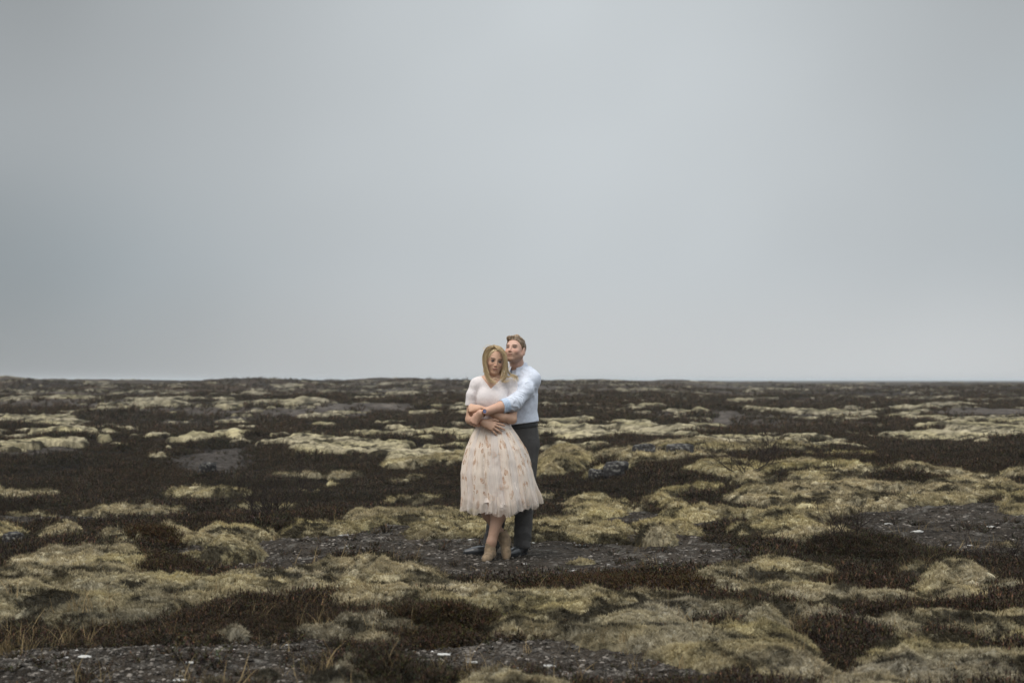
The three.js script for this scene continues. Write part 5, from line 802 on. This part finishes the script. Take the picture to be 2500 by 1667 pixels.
  const P = [], I = [], C = [], hq = mulberry(6);
  const ring = (x, y, z, k) => { const q = Math.hypot(x / 0.082, (y - 0.038) / 0.089, (z + 0.018) / 0.104); return head.world(x * k / q, 0.038 + (y - 0.038) * k / q, -0.018 + (z + 0.018) * k / q); };
  for (let i = 0; i < 900; i++) {                           // top hair swept back and over
    const x = lerp(-0.065, 0.06, hq()), z = lerp(0.075, -0.08, Math.pow(hq(), 1.2)), k = hq(), lift = 0.035 * sstep(-0.06, 0.07, z) * (0.6 + 0.6 * hq()), y = 0.12, sw = 0.02 + 0.03 * hq(), bk = 0.03 + 0.03 * hq();
    tubeStrip([ring(x, y, z, 1.0), ring(x + sw * 0.15, y + 0.004, z - 0.1 * bk, 1.03 + lift * 0.9), ring(x + sw * 0.6, y, z - 0.6 * bk, 1.03 + lift), ring(x + sw, y - 0.01, z - bk, 1.015 + lift * 0.4)], 0.0013, 0.0006, 8, 3, P, I, C, () => tone(0.2 + 0.8 * k));
  }
  for (let i = 0; i < 500; i++) {                           // short sides
    const s = hq() < 0.6 ? 1 : -1, z = hq() < 0.3 ? lerp(0.035, 0.01, hq()) : lerp(-0.05, -0.1, hq()), y = lerp(0.09, Math.max(line(0, 0, z), -0.05) + 0.02, hq()), k = hq();
    tubeStrip([ring(s * 0.08, y, z, 1.0), ring(s * 0.08, y - 0.012, z - 0.006, 1.02), ring(s * 0.08, y - 0.022, z - 0.012, 1.012)], 0.0011, 0.0005, 4, 3, P, I, C, () => tone(0.05 + 0.5 * k));
  }
  for (let i = 0; i < 40; i++) { const x = 0.01 - 0.06 * hq(), z = 0.058 + 0.02 * hq(), pts = [[x, 0.09, z], [x - 0.002, 0.1, z + 0.005], [x + 0.012 * hq(), 0.109 + 0.007 * hq(), z - 0.004]].map((p) => head.world(...p)); tubeStrip(pts, 0.0014, 0.0006, 6, 3, P, I, C, () => tone(0.15 + 0.5 * hq())); }
  mesh('strand', geom(P, I, C), M.hair, hr).userData.kind = 'stuff';
}
// ---------- single moss cushions ----------
const cushionLabels = { 1: 'rounded two-humped moss cushion on the bare slab left of the couple', 2: 'broad pale moss cushion near the left edge beside the dark stone', 3: 'low grey-green moss cushion at the foot of the long moss tongue', 4: 'oval moss cushion standing alone behind the couple to the right', '4b': 'smallest moss cushion, just right of the oval one', 5: 'plump olive moss cushion at the right end of the bare slab', 6: 'large pale moss mound directly right of the skirt' };
const shootGeo = tuftGeo(61, 12, 0.021, 0.013, 0.0021);
for (const q of ZONES.filter((a) => a.kind === 'cushion')) {
  const cx = (q.x0 + q.x1) / 2, cz = (q.z0 + q.z1) / 2, H = { 1: 0.13, 2: 0.15, 3: 0.1, 4: 0.12, '4b': 0.09, 5: 0.15, 6: 0.26 }[q.id];
  let top = 0; for (let i = 1; i < 20; i++) for (let j = 1; j < 20; j++) top = Math.max(top, polyDist(q, lerp(q.x0, q.x1, i / 20), lerp(q.z0, q.z1, j / 20)));
  const g = thing('moss_cushion', cushionLabels[q.id], 'moss', 'single moss cushions'), y0 = ground(cx, cz); g.position.set(cx, y0, cz);
  const hgt = (x, z) => { const s = polyDist(q, x, z) + 0.03 * fbm(x * 3, z * 3, 3); if (s <= 0) return s * 1.2 - 0.01; const f = Math.min(s / (top * 0.8), 1); return H * Math.pow(f * (2 - f), 0.75) * (1 + 0.35 * fbm(x * 2.3 + 4, z * 2.3, 2)) + Math.min(f * 3, 1) * (0.03 * (0.5 - Math.abs(vn(x * 5, z * 6))) + 0.014 * vn(x * 13, z * 15) + 0.007 * vn(x * 30, z * 30)); };
  const nx = Math.min(120, Math.ceil((q.x1 - q.x0 + 0.3) / 0.02)), nz = Math.min(140, Math.ceil((q.z1 - q.z0 + 0.3) / 0.025)), P = [], C = [], U = [], I = [], hs = [], c = [0, 0, 0];
  for (let i = 0; i <= nx; i++) for (let j = 0; j <= nz; j++) { const x = lerp(q.x0 - 0.15, q.x1 + 0.15, i / nx), z = lerp(q.z0 - 0.15, q.z1 + 0.15, j / nz), t = hgt(x, z); hs.push(t); mossColor(x, z, t, c); P.push(x - cx, ground(x, z) + t - y0, z - cz); C.push(...c); U.push(x * 0.71, z * 0.71); }
  for (let i = 0; i < nx; i++) for (let j = 0; j < nz; j++) { const a = i * (nz + 1) + j, b = a + nz + 1; if (Math.max(hs[a], hs[a + 1], hs[b], hs[b + 1]) < -0.02) continue; I.push(a, a + 1, b + 1, a, b + 1, b); }
  mesh('dome', geom(P, I, C, U), M.moss, g).userData.kind = 'stuff';
  const d = 11.6 - cz, list = [], n = Math.min(9000, Math.round((q.x1 - q.x0) * (q.z1 - q.z0) * 26000 / d));
  for (let i = 0; i < n; i++) { const x = lerp(q.x0, q.x1, rnd()), z = lerp(q.z0, q.z1, rnd()), t = hgt(x, z); if (t < 0.005) continue; const e = 0.02, dx = (hgt(x + e, z) - t) / e, dz = (hgt(x, z + e) - t) / e; mossColor(x, z, t, c); const k = 0.95 + 0.3 * rnd(); list.push([place(x - cx, ground(x, z) + t - y0, z - cz, (0.75 + 0.6 * rnd()) * (0.55 + 0.075 * d) * 0.8, 0, 0.7, new THREE.Vector3(clamp(-dx, -1, 1), 1.1, clamp(-dz, -1, 1)).normalize()), new THREE.Color().setRGB(c[0] * k, c[1] * k, c[2] * k)]); }
  instanced('shoots', shootGeo, M.leaf, list, g);
}
// ---------- thick heather clumps ----------
const clumpLabels = ['dark brown heather clump at the bottom edge, left of centre', 'rust-brown heather clump below the centre of the foreground', 'long low heather band in front of the couple', 'broad heather clump with bare twigs on the right', 'small heather clump beside the left moss bank', 'heather clump between the two left moss ridges', 'narrow heather clump behind the slab left of the couple'];
const clumpGeo = [heatherGeo(91, 16, 0.12), heatherGeo(92, 14, 0.14)];
const soilM = new THREE.MeshPhysicalMaterial({ specularIntensity: 0.1, color: new THREE.Color().setRGB(0.022, 0.0165, 0.0115), roughness: 1 });
ZONES.filter((a) => a.kind === 'thick').forEach((q, n) => {
  const cx = (q.x0 + q.x1) / 2, cz = (q.z0 + q.z1) / 2, y0 = surface(cx, cz), g = thing('heather_clump', clumpLabels[n], 'heather', 'thick heather clumps'); g.position.set(cx, y0, cz);
  let top = 0.05; for (let i = 1; i < 16; i++) for (let j = 1; j < 16; j++) top = Math.max(top, polyDist(q, lerp(q.x0, q.x1, i / 16), lerp(q.z0, q.z1, j / 16)));
  const H = 0.035, hgt = (x, z) => { const s = polyDist(q, x, z) + 0.05 * vn(x * 4, z * 4); if (s < 0) return s; const f = Math.min(s / Math.min(top, 0.35), 1); return H * f * (2 - f) * (1 + 0.4 * vn(x * 3, z * 3)); };
  const nx = 30, nz = 24, P = [], I = [], hs = []; for (let i = 0; i <= nx; i++) for (let j = 0; j <= nz; j++) { const x = lerp(q.x0 - 0.1, q.x1 + 0.1, i / nx), z = lerp(q.z0 - 0.1, q.z1 + 0.1, j / nz), t = hgt(x, z); hs.push(t); P.push(x - cx, surface(x, z) + t - 0.02 - y0, z - cz); }
  for (let i = 0; i < nx; i++) for (let j = 0; j < nz; j++) { const a = i * (nz + 1) + j, b = a + nz + 1; if (Math.max(hs[a], hs[a + 1], hs[b], hs[b + 1]) < -0.02) continue; I.push(a, a + 1, b + 1, a, b + 1, b); }
  mesh('litter', geom(P, I), soilM, g);
  const lists = [[], []], cnt = Math.min(3200, Math.round((q.x1 - q.x0) * (q.z1 - q.z0) * 1900 / (0.6 + 0.05 * (11.6 - cz)))), warm = 0.05 + 0.12 * (n % 3);
  for (let i = 0; i < cnt; i++) { const x = lerp(q.x0 - 0.08, q.x1 + 0.08, rnd()), z = lerp(q.z0 - 0.08, q.z1 + 0.08, rnd()), t = hgt(x, z); if (t < -0.06) continue; lists[i & 1].push([place(x - cx, surface(x, z) + Math.max(t, 0) - 0.01 - y0, z - cz, 0.5 + 0.45 * rnd(), 0.4, 0.8), tint(1.0 + 0.7 * rnd(), warm)]); }
  lists.forEach((l, i) => instanced('sprigs', clumpGeo[i], M.leaf, l, g));
});
// ---------- bare twiggy shrubs ----------
const twigM = new THREE.MeshPhysicalMaterial({ specularIntensity: 0.25, vertexColors: true, roughness: 0.9 });
function shrub(x, z, w, h, n, seed, label, upright = 0.35) {
  const g = thing('shrub', label, 'shrub', 'bare twiggy shrubs'), r = mulberry(seed), y0 = surface(x, z); g.position.set(x, y0, z);
  const branch = (P, I, C, p, dir, len, rad, lvl) => {
    const pts = [p]; let q = p, d = dir; for (let s = 0; s < 4; s++) { d = norm3([d[0] + (r() - 0.5) * 0.7, d[1] + (r() - 0.45) * 0.45, d[2] + (r() - 0.5) * 0.7]); q = mad(q, d, len / 4); q[1] = Math.max(q[1], 0.01); pts.push(q); }
    const k = 0.7 + 0.6 * r(); tubeStrip(pts, rad, rad * 0.45, 7, 4, P, I, C, [0.03 * k, 0.022 * k, 0.018 * k]);
    if (lvl < 3) for (let s = 0; s < 3 + (lvl < 2 ? 1 : 0); s++) { const t = 1 + Math.floor(r() * 3.9), b = pts[t]; branch(P, I, C, b, norm3([d[0] + (r() - 0.5) * 1.8, d[1] + (r() - 0.2) * 0.9, d[2] + (r() - 0.5) * 1.8]), len * (0.45 + 0.3 * r()), rad * 0.6, lvl + 1); }
  };
  for (let i = 0; i < n; i++) { const P = [], I = [], C = [], a = r() * 6.283; branch(P, I, C, [(r() - 0.5) * w * 0.25, 0, (r() - 0.5) * w * 0.25], norm3([Math.cos(a), upright + r() * upright, Math.sin(a)]), lerp(h, w * 0.6, r()), 0.0042 * (0.8 + 0.03 * (11.6 - z)), 0); mesh('branch', geom(P, I, C), twigM, g); }
}
shrub(3.25, -8.1, 0.9, 0.16, 8, 21, 'low dark bare shrub sprawling across the moss bank on the right');
shrub(2.72, -0.15, 0.5, 0.2, 4, 22, 'bare shrub with thin twigs standing up from the right heather clump', 0.9);
shrub(4.35, -12.6, 0.7, 0.26, 8, 23, 'dark bare shrub on the farther moss bank to the right', 0.6);
shrub(3.9, 0.3, 0.6, 0.14, 5, 24, 'low bare shrub creeping at the right end of the heather clump');
shrub(-2.55, -3.4, 0.9, 0.22, 10, 25, 'bare shrub in the hollow behind the left moss ridge', 0.6);
// ---------- lava boulders ----------
function boulder(x, z, w, h, d, seed, label) {
  const g0 = mergeVertices(new THREE.IcosahedronGeometry(1, 12).deleteAttribute('normal').deleteAttribute('uv')), p = g0.attributes.position, C = [];
  for (let i = 0; i < p.count; i++) {
    let a = p.getX(i), b = p.getY(i), c = p.getZ(i); const n = 0.26 * vn3(a * 1.4 + seed, b * 1.4, c * 1.4) + 0.12 * (1 - 2 * Math.abs(vn3(a * 3 + seed, b * 3, c * 3))) + 0.07 * vn3(a * 8, b * 8 + seed, c * 8) + 0.035 * vn3(a * 20, b * 20, c * 20 + seed); const k = 1 + n;
    const flat = (v, m) => (Math.abs(v) > m ? Math.sign(v) * (m + (Math.abs(v) - m) * 0.4) : v); a = flat(a * k, 0.85); b = flat(b * k, 0.75); c = flat(c * k, 0.85);
    p.setXYZ(i, a * w / 2, b * h, c * d / 2); const li = sstep(0.15, 0.45, vn3(a * 6 + 40, b * 6, c * 6) + 0.4 * vn3(a * 17, b * 17, c * 17)) * sstep(-0.3, 0.4, b), m = 0.8 + 0.4 * vn3(a * 14, b * 14, c * 14); C.push(lerp(0.034 * m, 0.2, li * 0.6), lerp(0.031 * m, 0.19, li * 0.6), lerp(0.03 * m, 0.165, li * 0.6));
  }
  g0.setAttribute('color', new THREE.BufferAttribute(new Float32Array(C), 3)); g0.computeVertexNormals();
  const o = mesh('lava_boulder', g0, twigM); o.position.set(x, ground(x, z) + h * 0.25, z); tag(o, label, 'boulder', 'dark lava boulders'); return o;
}
boulder(1.55, -9.6, 0.42, 0.19, 0.5, 3, 'dark jagged lava boulder in the heather right of the couple');
boulder(1.27, -9.75, 0.26, 0.14, 0.4, 8, 'smaller dark lava boulder leaning on the jagged one');
boulder(2.25, -12.7, 0.42, 0.24, 0.4, 13, 'lichen-flecked lava boulder below the far moss bank, left of a pair');
boulder(2.85, -12.5, 0.5, 0.26, 0.45, 19, 'lichen-flecked lava boulder below the far moss bank, right of a pair');
boulder(-4.54, -1.3, 0.24, 0.13, 0.22, 23, 'dark stone at the left edge beside the moss cushion');
boulder(-5.6, -14.5, 0.34, 0.2, 0.3, 27, 'small dark boulder in the far heather hollow on the left');
// ---------- pale stones ----------
const stoneG = [0, 1, 2].map((s) => { const g = mergeVertices(new THREE.IcosahedronGeometry(1, 3).deleteAttribute('normal').deleteAttribute('uv')), p = g.attributes.position; for (let i = 0; i < p.count; i++) { const a = p.getX(i), b = p.getY(i), c = p.getZ(i), k = 1 + 0.35 * vn3(a * 1.8 + s * 9, b * 1.8, c * 1.8) + 0.18 * vn3(a * 5, b * 5 + s * 5, c * 5); p.setXYZ(i, a * k, b * k * 0.22, c * k * 0.6); } g.computeVertexNormals(); return g; });
const paleM = [0, 1].map((i) => { const m = new THREE.MeshStandardMaterial({ color: new THREE.Color().setRGB(...(i ? [0.46, 0.445, 0.41] : [0.6, 0.58, 0.54])), roughness: 0.95, map: grainA.clone() }); m.map.repeat.set(0.5, 0.5); m.map.needsUpdate = true; return m; });
STONES.forEach(([x, z, s, label], i) => { const m = mesh('pale_stone', stoneG[i % 3], paleM[i % 2]); m.position.set(x, ground(x, z) + s * 0.08, z); m.rotation.y = (rnd() - 0.5) * 1.2; m.scale.setScalar(s); tag(m, label, 'stone', 'pale lichen-covered stones'); });
renderer.render(scene, camera);
